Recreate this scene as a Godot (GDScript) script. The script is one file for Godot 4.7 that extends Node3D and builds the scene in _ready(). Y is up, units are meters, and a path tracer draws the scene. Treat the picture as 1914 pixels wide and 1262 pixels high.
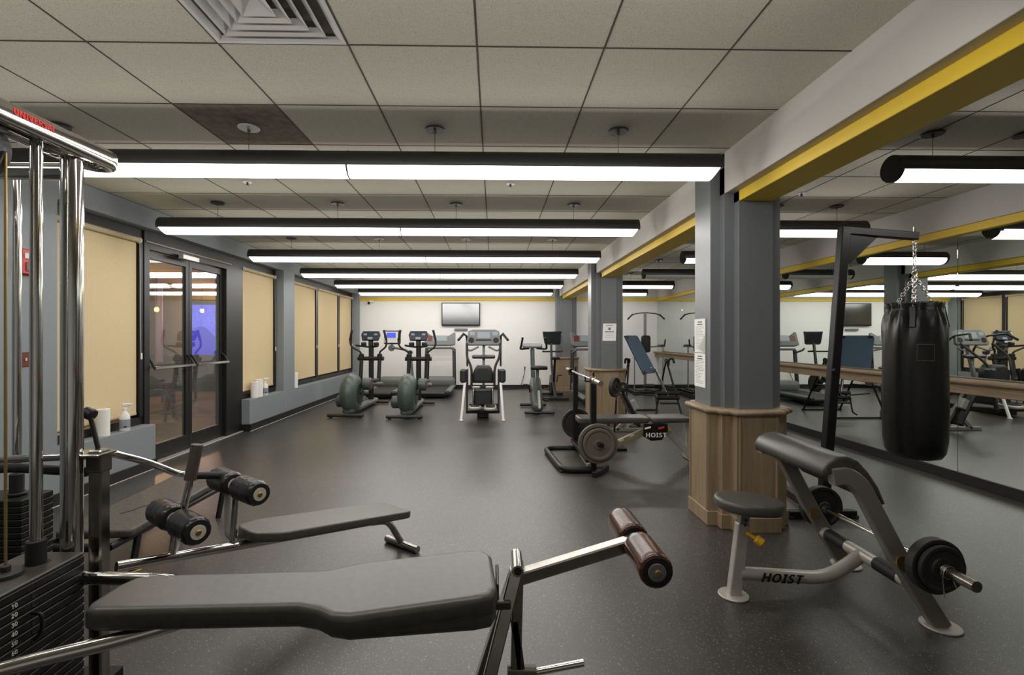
extends Node3D
# A gym with rows of tube pendants, a mirrored side wall and cardio machines at the back.
# x right, y up, and "d" = distance ahead of the camera (z = -d).

var M := {}
var taken := {}
const FLAT := 4294967295

func V(x: float, y: float, d: float) -> Vector3:
	return Vector3(x, y, -d)

# ------------------------------------------------------------ nodes
func numbered(called: String) -> String:
	var n: int = taken.get(called, 0)
	taken[called] = n + 1
	return called if n == 0 else "%s_%03d" % [called, n]

func tag(o: Node, label: String, category := "", group := "", kind := "") -> void:
	if label != "": o.set_meta("label", label)
	if category != "": o.set_meta("category", category)
	if group != "": o.set_meta("group", group)
	if kind != "": o.set_meta("kind", kind)

func thing(called: String, label: String, category: String, at := Vector3.ZERO, turn := 0.0, group := "", kind := "") -> Node3D:
	var o := Node3D.new()
	o.name = numbered(called)
	add_child(o)
	o.position = at
	o.rotation_degrees.y = turn
	tag(o, label, category, group, kind)
	return o

func S() -> SurfaceTool:
	var st := SurfaceTool.new()
	st.begin(Mesh.PRIMITIVE_TRIANGLES)
	return st

func mesh_of(st: SurfaceTool) -> ArrayMesh:
	st.generate_normals()
	return st.commit()

func put(parent: Node, called: String, mesh: Mesh, mat: Material) -> MeshInstance3D:
	var o := MeshInstance3D.new()
	o.name = called if parent != self else numbered(called)
	o.mesh = mesh
	o.material_override = null
	for i in mesh.get_surface_count():
		o.set_surface_override_material(i, mat)
	parent.add_child(o, true)
	return o

func part(parent: Node, called: String, st: SurfaceTool, mat: Material) -> MeshInstance3D:
	return put(parent, called, mesh_of(st), mat)

# ------------------------------------------------------------ shapes
func tri(st: SurfaceTool, a: Vector3, b: Vector3, c: Vector3) -> void:
	st.add_vertex(a); st.add_vertex(b); st.add_vertex(c)

# a b c d run clockwise when seen from outside
func quad(st: SurfaceTool, a: Vector3, b: Vector3, c: Vector3, d: Vector3) -> void:
	tri(st, a, b, c); tri(st, a, c, d)

func box(st: SurfaceTool, c: Vector3, s: Vector3, b := Basis(), bev := 0.004) -> void:
	st.set_smooth_group(FLAT)
	var h := s * 0.5
	var e := minf(bev, minf(h.x, minf(h.y, h.z)) * 0.8)
	for ax in 3:
		for sg in [-1.0, 1.0]:
			var u := (ax + 1) % 3
			var w := (ax + 2) % 3
			var q := []
			for k in [[-1, -1], [1, -1], [1, 1], [-1, 1]]:
				var p := Vector3.ZERO
				p[ax] = h[ax] * sg
				p[u] = (h[u] - e) * k[0]
				p[w] = (h[w] - e) * k[1]
				q.append(c + b * p)
			if sg > 0: quad(st, q[0], q[3], q[2], q[1])
			else: quad(st, q[0], q[1], q[2], q[3])
	if e <= 0.0: return
	for ax in 3:
		var u := (ax + 1) % 3
		var w := (ax + 2) % 3
		for su in [-1.0, 1.0]:
			for sw in [-1.0, 1.0]:
				var q := []
				for k in [[-1.0, 0], [1.0, 0], [1.0, 1], [-1.0, 1]]:
					var p := Vector3.ZERO
					p[ax] = (h[ax] - e) * k[0]
					p[u] = (h[u] if k[1] == 0 else h[u] - e) * su
					p[w] = (h[w] - e if k[1] == 0 else h[w]) * sw
					q.append(c + b * p)
				if su * sw < 0: quad(st, q[0], q[3], q[2], q[1])
				else: quad(st, q[0], q[1], q[2], q[3])
	for sx in [-1.0, 1.0]:
		for sy in [-1.0, 1.0]:
			for sz in [-1.0, 1.0]:
				var p0 := c + b * Vector3(h.x * sx, (h.y - e) * sy, (h.z - e) * sz)
				var p1 := c + b * Vector3((h.x - e) * sx, h.y * sy, (h.z - e) * sz)
				var p2 := c + b * Vector3((h.x - e) * sx, (h.y - e) * sy, h.z * sz)
				if sx * sy * sz > 0: tri(st, p0, p2, p1)
				else: tri(st, p0, p1, p2)

# box from its two extreme corners given in x, y, d
func span(st: SurfaceTool, x0: float, x1: float, y0: float, y1: float, d0: float, d1: float, bev := 0.003) -> void:
	box(st, V((x0 + x1) / 2, (y0 + y1) / 2, (d0 + d1) / 2), Vector3(absf(x1 - x0), absf(y1 - y0), absf(d1 - d0)), Basis(), bev)

# bar of rectangular section between two points; w across, h along `up`
func bar(st: SurfaceTool, a: Vector3, b: Vector3, w: float, h: float, up := Vector3.UP, bev := 0.004) -> void:
	var z := (b - a).normalized()
	if absf(z.dot(up)) > 0.99: up = Vector3.RIGHT
	var x := up.cross(z).normalized()
	var y := z.cross(x)
	box(st, (a + b) * 0.5, Vector3(w, h, (b - a).length()), Basis(x, y, z), bev)

func frames(p: Array, closed := false) -> Array:
	var out := []
	var n := p.size()
	var last := Vector3.ZERO
	for i in n:
		var a: Vector3 = p[maxi(i - 1, 0)] if not closed else p[(i - 1 + n) % n]
		var c: Vector3 = p[mini(i + 1, n - 1)] if not closed else p[(i + 1) % n]
		var t := (c - a).normalized()
		var x: Vector3
		if i == 0:
			x = t.cross(Vector3.UP if absf(t.y) < 0.9 else Vector3.RIGHT).normalized()
		else:
			x = (last - t * last.dot(t)).normalized()
		last = x
		out.append([x, t.cross(x)])
	return out

func tube(st: SurfaceTool, p: Array, r, sides := 14, closed := false) -> void:
	var f := frames(p, closed)
	var rings := []
	for i in p.size():
		var ring := []
		var rr: float = r[i] if r is Array else r
		for k in sides:
			var a := TAU * k / sides
			ring.append(p[i] + (f[i][0] * cos(a) + f[i][1] * sin(a)) * rr)
		rings.append(ring)
	st.set_smooth_group(1)
	var m := p.size() if closed else p.size() - 1
	for i in m:
		var q: Array = rings[i]
		var w: Array = rings[(i + 1) % p.size()]
		for k in sides:
			var l := (k + 1) % sides
			quad(st, q[k], w[k], w[l], q[l])
	if closed: return
	st.set_smooth_group(FLAT)
	for k in sides:
		var l := (k + 1) % sides
		tri(st, p[0], rings[0][k], rings[0][l])
		tri(st, p[-1], rings[-1][l], rings[-1][k])

# round the corners of a polyline
func bend(p: Array, r := 0.05, n := 6) -> Array:
	var out := [p[0]]
	for i in range(1, p.size() - 1):
		var a: Vector3 = p[i - 1]
		var b: Vector3 = p[i]
		var c: Vector3 = p[i + 1]
		var l := minf(r, minf((a - b).length(), (c - b).length()) * 0.48)
		var s := b + (a - b).normalized() * l
		var e := b + (c - b).normalized() * l
		for k in n + 1:
			var t := float(k) / n
			out.append(s * (1 - t) * (1 - t) + b * 2 * t * (1 - t) + e * t * t)
	out.append(p[-1])
	return out

# profile of (radius, along) turned about the axis a -> b (b gives the direction only)
func lathe(st: SurfaceTool, a: Vector3, dir: Vector3, prof: Array, sides := 24, group := 2) -> void:
	var t := dir.normalized()
	var x := t.cross(Vector3.UP if absf(t.y) < 0.9 else Vector3.RIGHT).normalized()
	var y := t.cross(x)
	for i in prof.size() - 1:
		var p: Vector2 = prof[i]
		var q: Vector2 = prof[i + 1]
		st.set_smooth_group(group + i if group > 0 else 1)
		for k in sides:
			var a0 := TAU * k / sides
			var a1 := TAU * (k + 1) / sides
			var u0 := x * cos(a0) + y * sin(a0)
			var u1 := x * cos(a1) + y * sin(a1)
			var p0 := a + t * p.y + u0 * p.x
			var p1 := a + t * p.y + u1 * p.x
			var q0 := a + t * q.y + u0 * q.x
			var q1 := a + t * q.y + u1 * q.x
			if p.x > 0.00001: tri(st, p0, q1, p1)
			if q.x > 0.00001: tri(st, p0, q0, q1)

func disc(st: SurfaceTool, a: Vector3, b: Vector3, r: float, sides := 24, e := 0.004) -> void:
	var l := (b - a).length()
	e = minf(e, minf(l * 0.4, r * 0.4))
	lathe(st, a, b - a, [Vector2(0, 0), Vector2(r - e, 0), Vector2(r, e), Vector2(r, l - e), Vector2(r - e, l), Vector2(0, l)], sides)

# outline (x, z) extruded from y0 to y1 with edges rounded by r, then placed by t
func pad(st: SurfaceTool, poly: Array, y0: float, y1: float, r: float, t := Transform3D(), n := 4, round_bottom := true) -> void:
	var pts := PackedVector2Array(poly)
	if Geometry2D.is_polygon_clockwise(pts): pts.reverse()
	var m := pts.size()
	var nor := []
	for i in m:
		var a := pts[(i - 1 + m) % m]
		var b := pts[i]
		var c := pts[(i + 1) % m]
		var n0 := Vector2((b - a).y, -(b - a).x).normalized()
		var n1 := Vector2((c - b).y, -(c - b).x).normalized()
		var s := n0 + n1
		nor.append(s / maxf(s.length_squared() * 0.5, 0.3))
	var levels := []
	if round_bottom:
		for k in n + 1:
			var a := PI / 2 * k / n
			levels.append([r * (1 - sin(a)), y0 + r * (1 - cos(a))])
	else:
		levels.append([0.0, y0])
	for k in n + 1:
		var a := PI / 2 * k / n
		levels.append([r * (1 - cos(a)), y1 - r + r * sin(a)])
	var rings := []
	for l in levels:
		var ring := []
		for i in m:
			var q: Vector2 = pts[i] - nor[i] * l[0]
			ring.append(t * Vector3(q.x, l[1], q.y))
		rings.append(ring)
	var sharp := r < 0.006
	for k in rings.size() - 1:
		st.set_smooth_group(FLAT if sharp else 1)
		for i in m:
			var j := (i + 1) % m
			quad(st, rings[k][i], rings[k][j], rings[k + 1][j], rings[k + 1][i])
	st.set_smooth_group(FLAT)
	var idx := Geometry2D.triangulate_polygon(pts)
	for k in range(0, idx.size(), 3):
		var a := idx[k]
		var b := idx[k + 1]
		var c := idx[k + 2]
		if (pts[b] - pts[a]).cross(pts[c] - pts[a]) < 0:
			var w := b
			b = c
			c = w
		tri(st, rings[-1][a], rings[-1][b], rings[-1][c])
		tri(st, rings[0][a], rings[0][c], rings[0][b])

func rrect(w: float, l: float, r: float, n := 5) -> Array:
	var out := []
	for c in [[1, 1, 0], [-1, 1, 1], [-1, -1, 2], [1, -1, 3]]:
		for k in n + 1:
			var a: float = PI / 2 * (c[2] + float(k) / n)
			out.append(Vector2(c[0] * (w / 2 - r) + cos(a) * r, c[1] * (l / 2 - r) + sin(a) * r))
	return out

# plane that maps pad's (x, y, z) so that y runs along `up` and x along `right`
func place(at: Vector3, right: Vector3, up: Vector3) -> Transform3D:
	var y := up.normalized()
	var x := (right - y * right.dot(y)).normalized()
	return Transform3D(Basis(x, y, x.cross(y)), at)

# flat sheet with uvs, facing `normal`, `right` = reading direction
func sheet(parent: Node, called: String, c: Vector3, right: Vector3, up: Vector3, w: float, h: float, mat: Material) -> MeshInstance3D:
	var st := S()
	var n := right.cross(up).normalized()
	var r := right.normalized() * w / 2
	var u := up.normalized() * h / 2
	var k := n * 0.0008
	st.set_smooth_group(FLAT)
	var q := [c - r + u + k, c + r + u + k, c + r - u + k, c - r - u + k]
	var uv := [Vector2(0, 0), Vector2(1, 0), Vector2(1, 1), Vector2(0, 1)]
	for i in [0, 1, 2, 0, 2, 3]:
		st.set_uv(uv[i]); st.add_vertex(q[i])
	for i in [0, 2, 1, 0, 3, 2]:
		st.set_uv(uv[i]); st.add_vertex(q[i] - k * 2)
	for i in 4:
		var j := (i + 1) % 4
		for e in [[i, 0], [i, 1], [j, 1], [i, 0], [j, 1], [j, 0]]:
			st.set_uv(uv[e[0]]); st.add_vertex(q[e[0]] - k * 2 * e[1])
	return part(parent, called, st, mat)

func lettering(parent: Node, called: String, text: String, at: Vector3, right: Vector3, up: Vector3, height: float, mat: Material, squeeze := 1.0, bold := false, slant := 0.0) -> MeshInstance3D:
	var t := TextMesh.new()
	var f := SystemFont.new()
	f.font_names = PackedStringArray(["Droid Sans"])
	if bold: f.font_weight = 800
	t.font = f
	t.text = text
	t.font_size = 32
	t.pixel_size = height / 23.0
	t.depth = 0.0015
	t.curve_step = 2.0
	var o := put(parent, called, t, mat)
	var x := right.normalized()
	var y := (up - x * up.dot(x)).normalized()
	o.transform = Transform3D(Basis(x * squeeze, y + x * slant, x.cross(y)), at)
	return o

# ------------------------------------------------------------ materials
func mat(key: String, r: int, g: int, b: int, rough := 0.6, metal := 0.0, spec := 0.5) -> StandardMaterial3D:
	var m := StandardMaterial3D.new()
	m.resource_name = key
	m.albedo_color = Color8(r, g, b)
	m.roughness = rough
	m.metallic = metal
	m.metallic_specular = spec
	M[key] = m
	return m

func tri_tex(m: StandardMaterial3D, tex: Texture2D, scale: Vector3) -> void:
	m.albedo_texture = tex
	m.uv1_triplanar = true
	m.uv1_world_triplanar = true
	m.uv1_scale = scale
	m.uv1_triplanar_sharpness = 8.0

func noise_tex(freq: float, lo: float, hi: float, seed_ := 1, size := 512, oct := 4) -> NoiseTexture2D:
	var n := FastNoiseLite.new()
	n.seed = seed_
	n.frequency = freq
	n.noise_type = FastNoiseLite.TYPE_SIMPLEX_SMOOTH
	n.fractal_octaves = oct
	var t := NoiseTexture2D.new()
	t.noise = n
	t.width = size
	t.height = size
	t.seamless = true
	var gr := Gradient.new()
	gr.set_color(0, Color(lo, lo, lo))
	gr.set_color(1, Color(hi, hi, hi))
	t.color_ramp = gr
	return t

func speckle_tex(size: int, base: Color, marks: Array, seed_: int) -> ImageTexture:
	var im := Image.create(size, size, false, Image.FORMAT_RGB8)
	var rng := RandomNumberGenerator.new()
	rng.seed = seed_
	for y in size:
		for x in size:
			var k := 1.0 + rng.randf_range(-0.10, 0.10)
			im.set_pixel(x, y, Color(base.r * k, base.g * k, base.b * k))
	for mk in marks:      # [count, colour, smallest, largest]
		for i in mk[0]:
			var s := rng.randi_range(mk[2], mk[3])
			var cx := rng.randi_range(0, size - 1)
			var cy := rng.randi_range(0, size - 1)
			var k := rng.randf_range(0.7, 1.15)
			var col := Color(mk[1].r * k, mk[1].g * k, mk[1].b * k)
			for dy in s:
				for dx in s:
					if s > 2 and (dx == 0 or dx == s - 1) and (dy == 0 or dy == s - 1) : continue
					im.set_pixel((cx + dx) % size, (cy + dy) % size, col)
	return ImageTexture.create_from_image(im)

const CEIL := 2.815
const BACK := 13.6
const LEFT := -3.70
const MIRROR := 4.58

func make_materials() -> void:
	mat("ceiling_tile", 255, 255, 255, 0.95, 0.0, 0.2)
	tri_tex(M.ceiling_tile, speckle_tex(512, Color8(209, 204, 188), [[2600, Color8(176, 170, 152), 1, 3], [900, Color8(224, 220, 206), 1, 2]], 3), Vector3(1.7, 1.7, 1.7))
	mat("stained_tile", 152, 136, 124, 0.95, 0.0, 0.2)
	tri_tex(M.stained_tile, noise_tex(0.02, 0.8, 1.0, 9), Vector3(1.2, 1.2, 1.2))
	mat("grid_gap", 74, 66, 56, 0.9)
	mat("soffit_white", 206, 202, 197, 0.75)
	mat("beam_yellow", 240, 204, 52, 0.5)
	mat("wall_grey", 134, 140, 144, 0.6)
	mat("column_grey", 112, 116, 118, 0.42)
	mat("wall_white", 236, 235, 233, 0.75)
	mat("base_black", 20, 20, 20, 0.5)
	mat("frame_black", 26, 24, 23, 0.45)
	mat("wood", 160, 139, 110, 0.5)
	tri_tex(M.wood, noise_tex(0.01, 0.84, 1.0, 21, 512, 4), Vector3(4.0, 0.25, 4.0))
	mat("rail_wood", 158, 136, 106, 0.5)
	tri_tex(M.rail_wood, noise_tex(0.012, 0.7, 1.0, 22, 512, 5), Vector3(7.0, 7.0, 0.35))
	mat("blind", 236, 214, 172, 0.9, 0.0, 0.1)
	tri_tex(M.blind, noise_tex(0.05, 0.88, 1.0, 31, 512, 3), Vector3(0.9, 14.0, 1.4))
	mat("blind_tube", 206, 190, 152, 0.6)
	var fl := mat("rubber_floor", 255, 255, 255, 0.35, 0.0, 0.6)
	tri_tex(fl, speckle_tex(1024, Color8(66, 64, 62), [[9000, Color8(86, 84, 80), 2, 3], [7000, Color8(42, 40, 39), 2, 4], [4200, Color8(146, 142, 134), 2, 3], [2300, Color8(200, 195, 184), 2, 3]], 5), Vector3(0.62, 0.62, 0.62))
	fl.detail_enabled = true
	fl.detail_albedo = noise_tex(0.006, 0.76, 1.0, 44, 512, 4)
	fl.detail_blend_mode = BaseMaterial3D.BLEND_MODE_MUL
	fl.detail_uv_layer = BaseMaterial3D.DETAIL_UV_2
	fl.uv2_triplanar = true
	fl.uv2_world_triplanar = true
	fl.uv2_scale = Vector3(0.16, 0.16, 0.16)
	mat("mirror", 214, 220, 216, 0.0, 1.0)
	mat("lamp_black", 46, 46, 46, 0.4)
	mat("canopy_grey", 38, 38, 38, 0.5)
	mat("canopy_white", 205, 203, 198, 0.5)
	mat("cable_steel", 120, 118, 112, 0.35, 0.8)
	mat("lens_off", 222, 222, 218, 0.4)
	var lens := mat("lamp_lens", 250, 250, 248, 0.5)
	lens.emission_enabled = true
	lens.emission = Color(1.0, 0.99, 0.975)
	lens.emission_energy_multiplier = 4.2
	mat("vent_white", 206, 204, 199, 0.45)
	mat("chrome", 205, 203, 198, 0.1, 1.0)
	mat("worn_chrome", 176, 172, 164, 0.22, 1.0)
	tri_tex(M.worn_chrome, noise_tex(0.01, 0.86, 1.0, 51), Vector3(2, 2, 2))
	mat("brass", 176, 150, 96, 0.35, 0.9)
	mat("washer", 190, 182, 162, 0.5)
	mat("stitch", 104, 100, 84, 0.7)
	mat("silver_paint", 178, 174, 166, 0.36, 0.3)
	mat("grey_paint", 136, 132, 126, 0.36, 0.3)
	mat("dark_steel", 70, 67, 62, 0.42, 0.4)
	mat("champagne", 158, 146, 116, 0.4, 0.3)
	mat("black_steel", 20, 20, 20, 0.42, 0.0, 0.4)
	mat("black_iron", 40, 39, 37, 0.55, 0.1)
	mat("plate_iron", 124, 116, 104, 0.6, 0.2)
	tri_tex(M.plate_iron, noise_tex(0.03, 0.7, 1.0, 61), Vector3(5, 5, 5))
	mat("vinyl", 78, 76, 72, 0.36)
	tri_tex(M.vinyl, noise_tex(0.02, 0.86, 1.0, 71), Vector3(2.2, 2.2, 2.2))
	mat("vinyl_black", 24, 24, 23, 0.3)
	mat("worn_vinyl", 84, 79, 74, 0.55)
	tri_tex(M.worn_vinyl, noise_tex(0.015, 0.7, 1.0, 73), Vector3(3, 3, 3))
	mat("foam_brown", 112, 66, 44, 0.22)
	tri_tex(M.foam_brown, noise_tex(0.012, 0.2, 1.0, 75, 512, 3), Vector3(11, 11, 0.7))
	mat("rubber_black", 18, 18, 18, 0.6)
	mat("grip_brown", 70, 62, 56, 0.6)
	mat("machine_green", 74, 84, 80, 0.35)
	mat("machine_grey", 104, 107, 106, 0.4)
	mat("machine_dark", 40, 42, 43, 0.42)
	mat("console_grey", 112, 114, 115, 0.4)
	mat("console_navy", 34, 42, 58, 0.3)
	mat("display_pale", 148, 158, 164, 0.25)
	mat("white_plastic", 236, 234, 230, 0.4)
	mat("paper_roll", 240, 238, 232, 0.9)
	mat("blue_fabric", 88, 110, 134, 0.65)
	mat("red_plastic", 186, 40, 34, 0.4)
	mat("brown_plastic", 108, 48, 36, 0.4)
	mat("red_print", 205, 44, 36, 0.5)
	mat("black_print", 16, 16, 16, 0.5)
	mat("white_print", 226, 224, 216, 0.6)
	mat("orange_print", 214, 92, 34, 0.5)
	mat("yellow_knob", 222, 170, 30, 0.4)
	mat("screen_black", 30, 32, 34, 0.08, 0.0, 0.9)
	mat("tv_screen", 92, 93, 94, 0.14, 0.8)
	var bs := mat("screen_blue", 60, 80, 190, 0.3)
	bs.emission_enabled = true
	bs.emission = Color(0.16, 0.24, 0.85)
	bs.emission_energy_multiplier = 0.5
	var g := mat("glass", 200, 214, 206, 0.0)
	g.transparency = BaseMaterial3D.TRANSPARENCY_ALPHA
	g.albedo_color.a = 0.06
	g.metallic_specular = 0.5
	mat("lobby_wall", 146, 126, 98, 0.8)
	mat("lobby_dark", 70, 56, 46, 0.7)
	mat("lobby_floor", 150, 124, 82, 0.6)
	tri_tex(M.lobby_floor, noise_tex(0.015, 0.65, 1.0, 81), Vector3(0.6, 4, 4))
	mat("lobby_red", 112, 38, 28, 0.5)
	mat("pillar_purple_light", 168, 150, 214, 0.6)  # purple light falling on the lobby pillar, given as its colour

func make_camera_and_light() -> void:
	var cam := Camera3D.new()
	cam.name = "camera"
	add_child(cam)
	cam.position = Vector3(0, 1.43, 0)
	cam.rotation_degrees = Vector3(0, -1.2, 0)
	cam.projection = Camera3D.PROJECTION_FRUSTUM
	cam.near = 0.05
	cam.far = 60.0
	cam.size = 0.05 * 1262.0 / 915.0
	cam.frustum_offset = Vector2(0.05 * 14.8 / 915.0, -0.05 * 1.0 / 915.0)
	cam.current = true
	var we := WorldEnvironment.new()
	we.name = "world"
	var e := Environment.new()
	e.background_mode = Environment.BG_COLOR
	e.background_color = Color(0, 0, 0)
	e.tonemap_mode = Environment.TONE_MAPPER_LINEAR
	e.tonemap_exposure = 1.34
	e.sdfgi_enabled = true
	e.ssao_enabled = true
	e.ssil_enabled = true
	we.environment = e
	add_child(we)

const LAMP_ENERGY := 3.0

func area(parent: Node, called: String, at: Vector3, tilt: float, sx: float, sy: float, energy: float, col := Color(1, 0.985, 0.965)) -> void:
	var l := AreaLight3D.new()
	l.name = called
	l.area_size = Vector2(sx, sy)
	l.area_normalize_energy = false
	l.light_color = col
	l.light_energy = energy
	l.area_range = 30.0
	l.shadow_enabled = true
	parent.add_child(l, true)
	l.position = at
	l.rotation_degrees.x = -90.0 - tilt

# a black tube hung on cables, with a glowing lens below
func pendant(x0: float, x1: float, d: float, label: String, hangs: Array, white: Array, lit := true) -> void:
	var yc := 2.565
	var r := 0.089
	var t := thing("pendant_light", label, "light", V((x0 + x1) / 2, yc, d), 0.0, "tube pendant lights")
	var n := maxi(1, roundi((x1 - x0) / 2.44)) if x1 - x0 > 2.0 else 1
	var half := (x1 - x0) / 2
	var a0 := deg_to_rad(-162.0)      # lens runs over the bottom between these angles
	var a1 := deg_to_rad(-18.0)
	for k in n:
		var s0 := -half + (x1 - x0) * k / n + 0.001
		var s1 := -half + (x1 - x0) * (k + 1) / n - 0.001
		# housing: a black shell
		for rng in [[a1, TAU + a0]]:
			var st := S()
			var m := 24
			for i in m:
				var b0: float = lerpf(rng[0], rng[1], float(i) / m)
				var b1: float = lerpf(rng[0], rng[1], float(i + 1) / m)
				for q in [[r, 1], [r - 0.004, -1]]:
					st.set_smooth_group(3 if q[1] > 0 else 4)
					var p0 := Vector3(s0, sin(b0) * q[0], -cos(b0) * q[0])
					var p1 := Vector3(s1, sin(b0) * q[0], -cos(b0) * q[0])
					var p2 := Vector3(s1, sin(b1) * q[0], -cos(b1) * q[0])
					var p3 := Vector3(s0, sin(b1) * q[0], -cos(b1) * q[0])
					if q[1] > 0: quad(st, p0, p1, p2, p3)
					else: quad(st, p0, p3, p2, p1)
			part(t, "housing", st, M.lamp_black)
		var ls := S()
		var e0 := s0 + (0.05 if k == 0 else 0.004)
		var e1 := s1 - (0.05 if k == n - 1 else 0.004)
		ls.set_smooth_group(3)
		var lr := r - 0.003
		for i in 16:
			var b0 := lerpf(a0, a1, float(i) / 16)
			var b1 := lerpf(a0, a1, float(i + 1) / 16)
			# the lens is rounded off towards the two ends of the whole lamp
			var g0 := 0.05 * (1.0 - sin(-b0)) 
			var g1 := 0.05 * (1.0 - sin(-b1))
			var l0 := s0 + 0.002 + (0.05 - g0 if k == 0 and n > 1 else 0.002)
			var l1 := s0 + 0.002 + (0.05 - g1 if k == 0 and n > 1 else 0.002)
			var r0 := s1 - 0.002 - (0.05 - g0 if k == n - 1 and n > 1 else 0.002)
			var r1 := s1 - 0.002 - (0.05 - g1 if k == n - 1 and n > 1 else 0.002)
			quad(ls, Vector3(l0, sin(b0) * lr, -cos(b0) * lr), Vector3(r0, sin(b0) * lr, -cos(b0) * lr), Vector3(r1, sin(b1) * lr, -cos(b1) * lr), Vector3(l1, sin(b1) * lr, -cos(b1) * lr))
		for e in [-1.0, 1.0]:      # rounded ends of the lens
			if n == 1 or (e < 0 and k > 0) or (e > 0 and k < n - 1): continue
			var hub := Vector3((s0 + 0.003 if e < 0 else s1 - 0.003), sin(a1) * lr, 0)
			ls.set_smooth_group(FLAT)
			for i in 16:
				var b0 := lerpf(a0, a1, float(i) / 16)
				var b1 := lerpf(a0, a1, float(i + 1) / 16)
				var i0 := 0.002 + 0.05 * sin(-b0)
				var i1 := 0.002 + 0.05 * sin(-b1)
				var p0 := Vector3(s0 + i0 if e < 0 else s1 - i0, sin(b0) * lr, -cos(b0) * lr)
				var p1 := Vector3(s0 + i1 if e < 0 else s1 - i1, sin(b1) * lr, -cos(b1) * lr)
				if e < 0: tri(ls, hub, p0, p1)
				else: tri(ls, hub, p1, p0)
		part(t, "lamp_lens", ls, M.lamp_lens if lit else M.lens_off)
		if lit:
			for q in [-62.0, 0.0, 62.0]:      # the three facets of the round lens
				var dir := Vector3(0, -cos(deg_to_rad(q)), sin(deg_to_rad(q)))
				area(t, "lamp_light", Vector3((s0 + s1) / 2, 0, 0) + dir * (r + 0.004), q, s1 - s0 - 0.1, 0.07, LAMP_ENERGY)
		if k > 0:
			var js := S()
			lathe(js, Vector3(s0 - 0.006, 0, 0), Vector3.RIGHT, [Vector2(r - 0.002, 0), Vector2(r + 0.002, 0), Vector2(r + 0.002, 0.008), Vector2(r - 0.002, 0.008)], 28)
			part(t, "joint_ring", js, M.lamp_black)
	for sgn in [-1.0, 1.0]:
		var cs := S()
		# the cap closes the black upper part only; the lens curls round below it
		var pts := []
		for i in 19:
			var b := lerpf(a1, TAU + a0, float(i) / 18)
			pts.append(Vector2(cos(b) * (r + 0.001), sin(b) * (r + 0.001)))
		if n == 1: disc(cs, Vector3(sgn * (half - 0.03), 0, 0), Vector3(sgn * (half + 0.004), 0, 0), r + 0.0012, 28)
		else: pad(cs, pts, 0.0, 0.006, 0.001, Transform3D(Basis(Vector3(0, 0, -1), Vector3(1, 0, 0), Vector3(0, 1, 0)), Vector3(sgn * half - 0.003, 0, 0)), 1)
		part(t, "end_cap", cs, M.lamp_black)
	for i in hangs.size():
		var hx: float = hangs[i] - (x0 + x1) / 2
		var cc := S()
		disc(cc, Vector3(hx, CEIL - yc - 0.006, 0), Vector3(hx, CEIL - yc - 0.018, 0), 0.068, 22)
		var cap := part(t, "canopy", cc, M.canopy_white if i in white else M.canopy_grey)
		var nb := S()
		disc(nb, Vector3(hx, CEIL - yc - 0.018, 0), Vector3(hx, CEIL - yc - 0.04, 0), 0.01, 10)
		part(cap, "gripper", nb, M.cable_steel)
		var wr := S()
		tube(wr, [Vector3(hx, CEIL - yc - 0.03, 0), Vector3(hx, r - 0.002, 0)], 0.0022, 6)
		part(t, "cable", wr, M.cable_steel)

func plan(o: float) -> Array:
	var a := Vector2(0.125 + o, 0.296 + o)
	var b := Vector2(0.197 + o, 0.219 + o)
	var c := Vector2(0.27 + o, 0.143 + o)
	var qd := [Vector2(c.x, c.y), Vector2(b.x, c.y), Vector2(b.x, b.y), Vector2(a.x, b.y), Vector2(a.x, a.y)]
	var out := []
	for p in qd: out.append(p)
	for i in range(4, -1, -1): out.append(Vector2(-qd[i].x, qd[i].y))
	for p in qd: out.append(-p)
	for i in range(4, -1, -1): out.append(Vector2(qd[i].x, -qd[i].y))
	return out

func make_column(d: float, label: String) -> Node3D:
	var t := thing("column", label, "column", V(1.929, 0, d), 0.0, "columns under the yellow beam", "structure")
	var st := S()
	pad(st, plan(0.0), 0.85, CEIL, 0.002, Transform3D(), 1)
	part(t, "shaft", st, M.column_grey)
	st = S()
	pad(st, plan(0.032), 0.0, 0.862, 0.002, Transform3D(), 1)
	part(t, "wainscot", st, M.wood)
	st = S()
	pad(st, plan(0.042), 0.0, 0.11, 0.004, Transform3D(), 1)
	part(t, "plinth", st, M.wood)
	st = S()
	pad(st, plan(0.062), 0.852, 0.897, 0.02, Transform3D(), 5)
	part(t, "cap_molding", st, M.wood)
	# upright stop mouldings that frame the flat panel on the long faces
	for sg in [-1.0, 1.0]:
		for sx in [-1.0, 1.0]:
			st = S()
			box(st, Vector3(sx * 0.135, 0.48, sg * 0.332), Vector3(0.016, 0.74, 0.012), Basis(), 0.004)
			part(t, "panel_molding", st, M.wood)
			st = S()
			box(st, Vector3(sg * 0.305, 0.48, sx * 0.155), Vector3(0.012, 0.74, 0.016), Basis(), 0.004)
			part(t, "panel_molding", st, M.wood)
	return t

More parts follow.
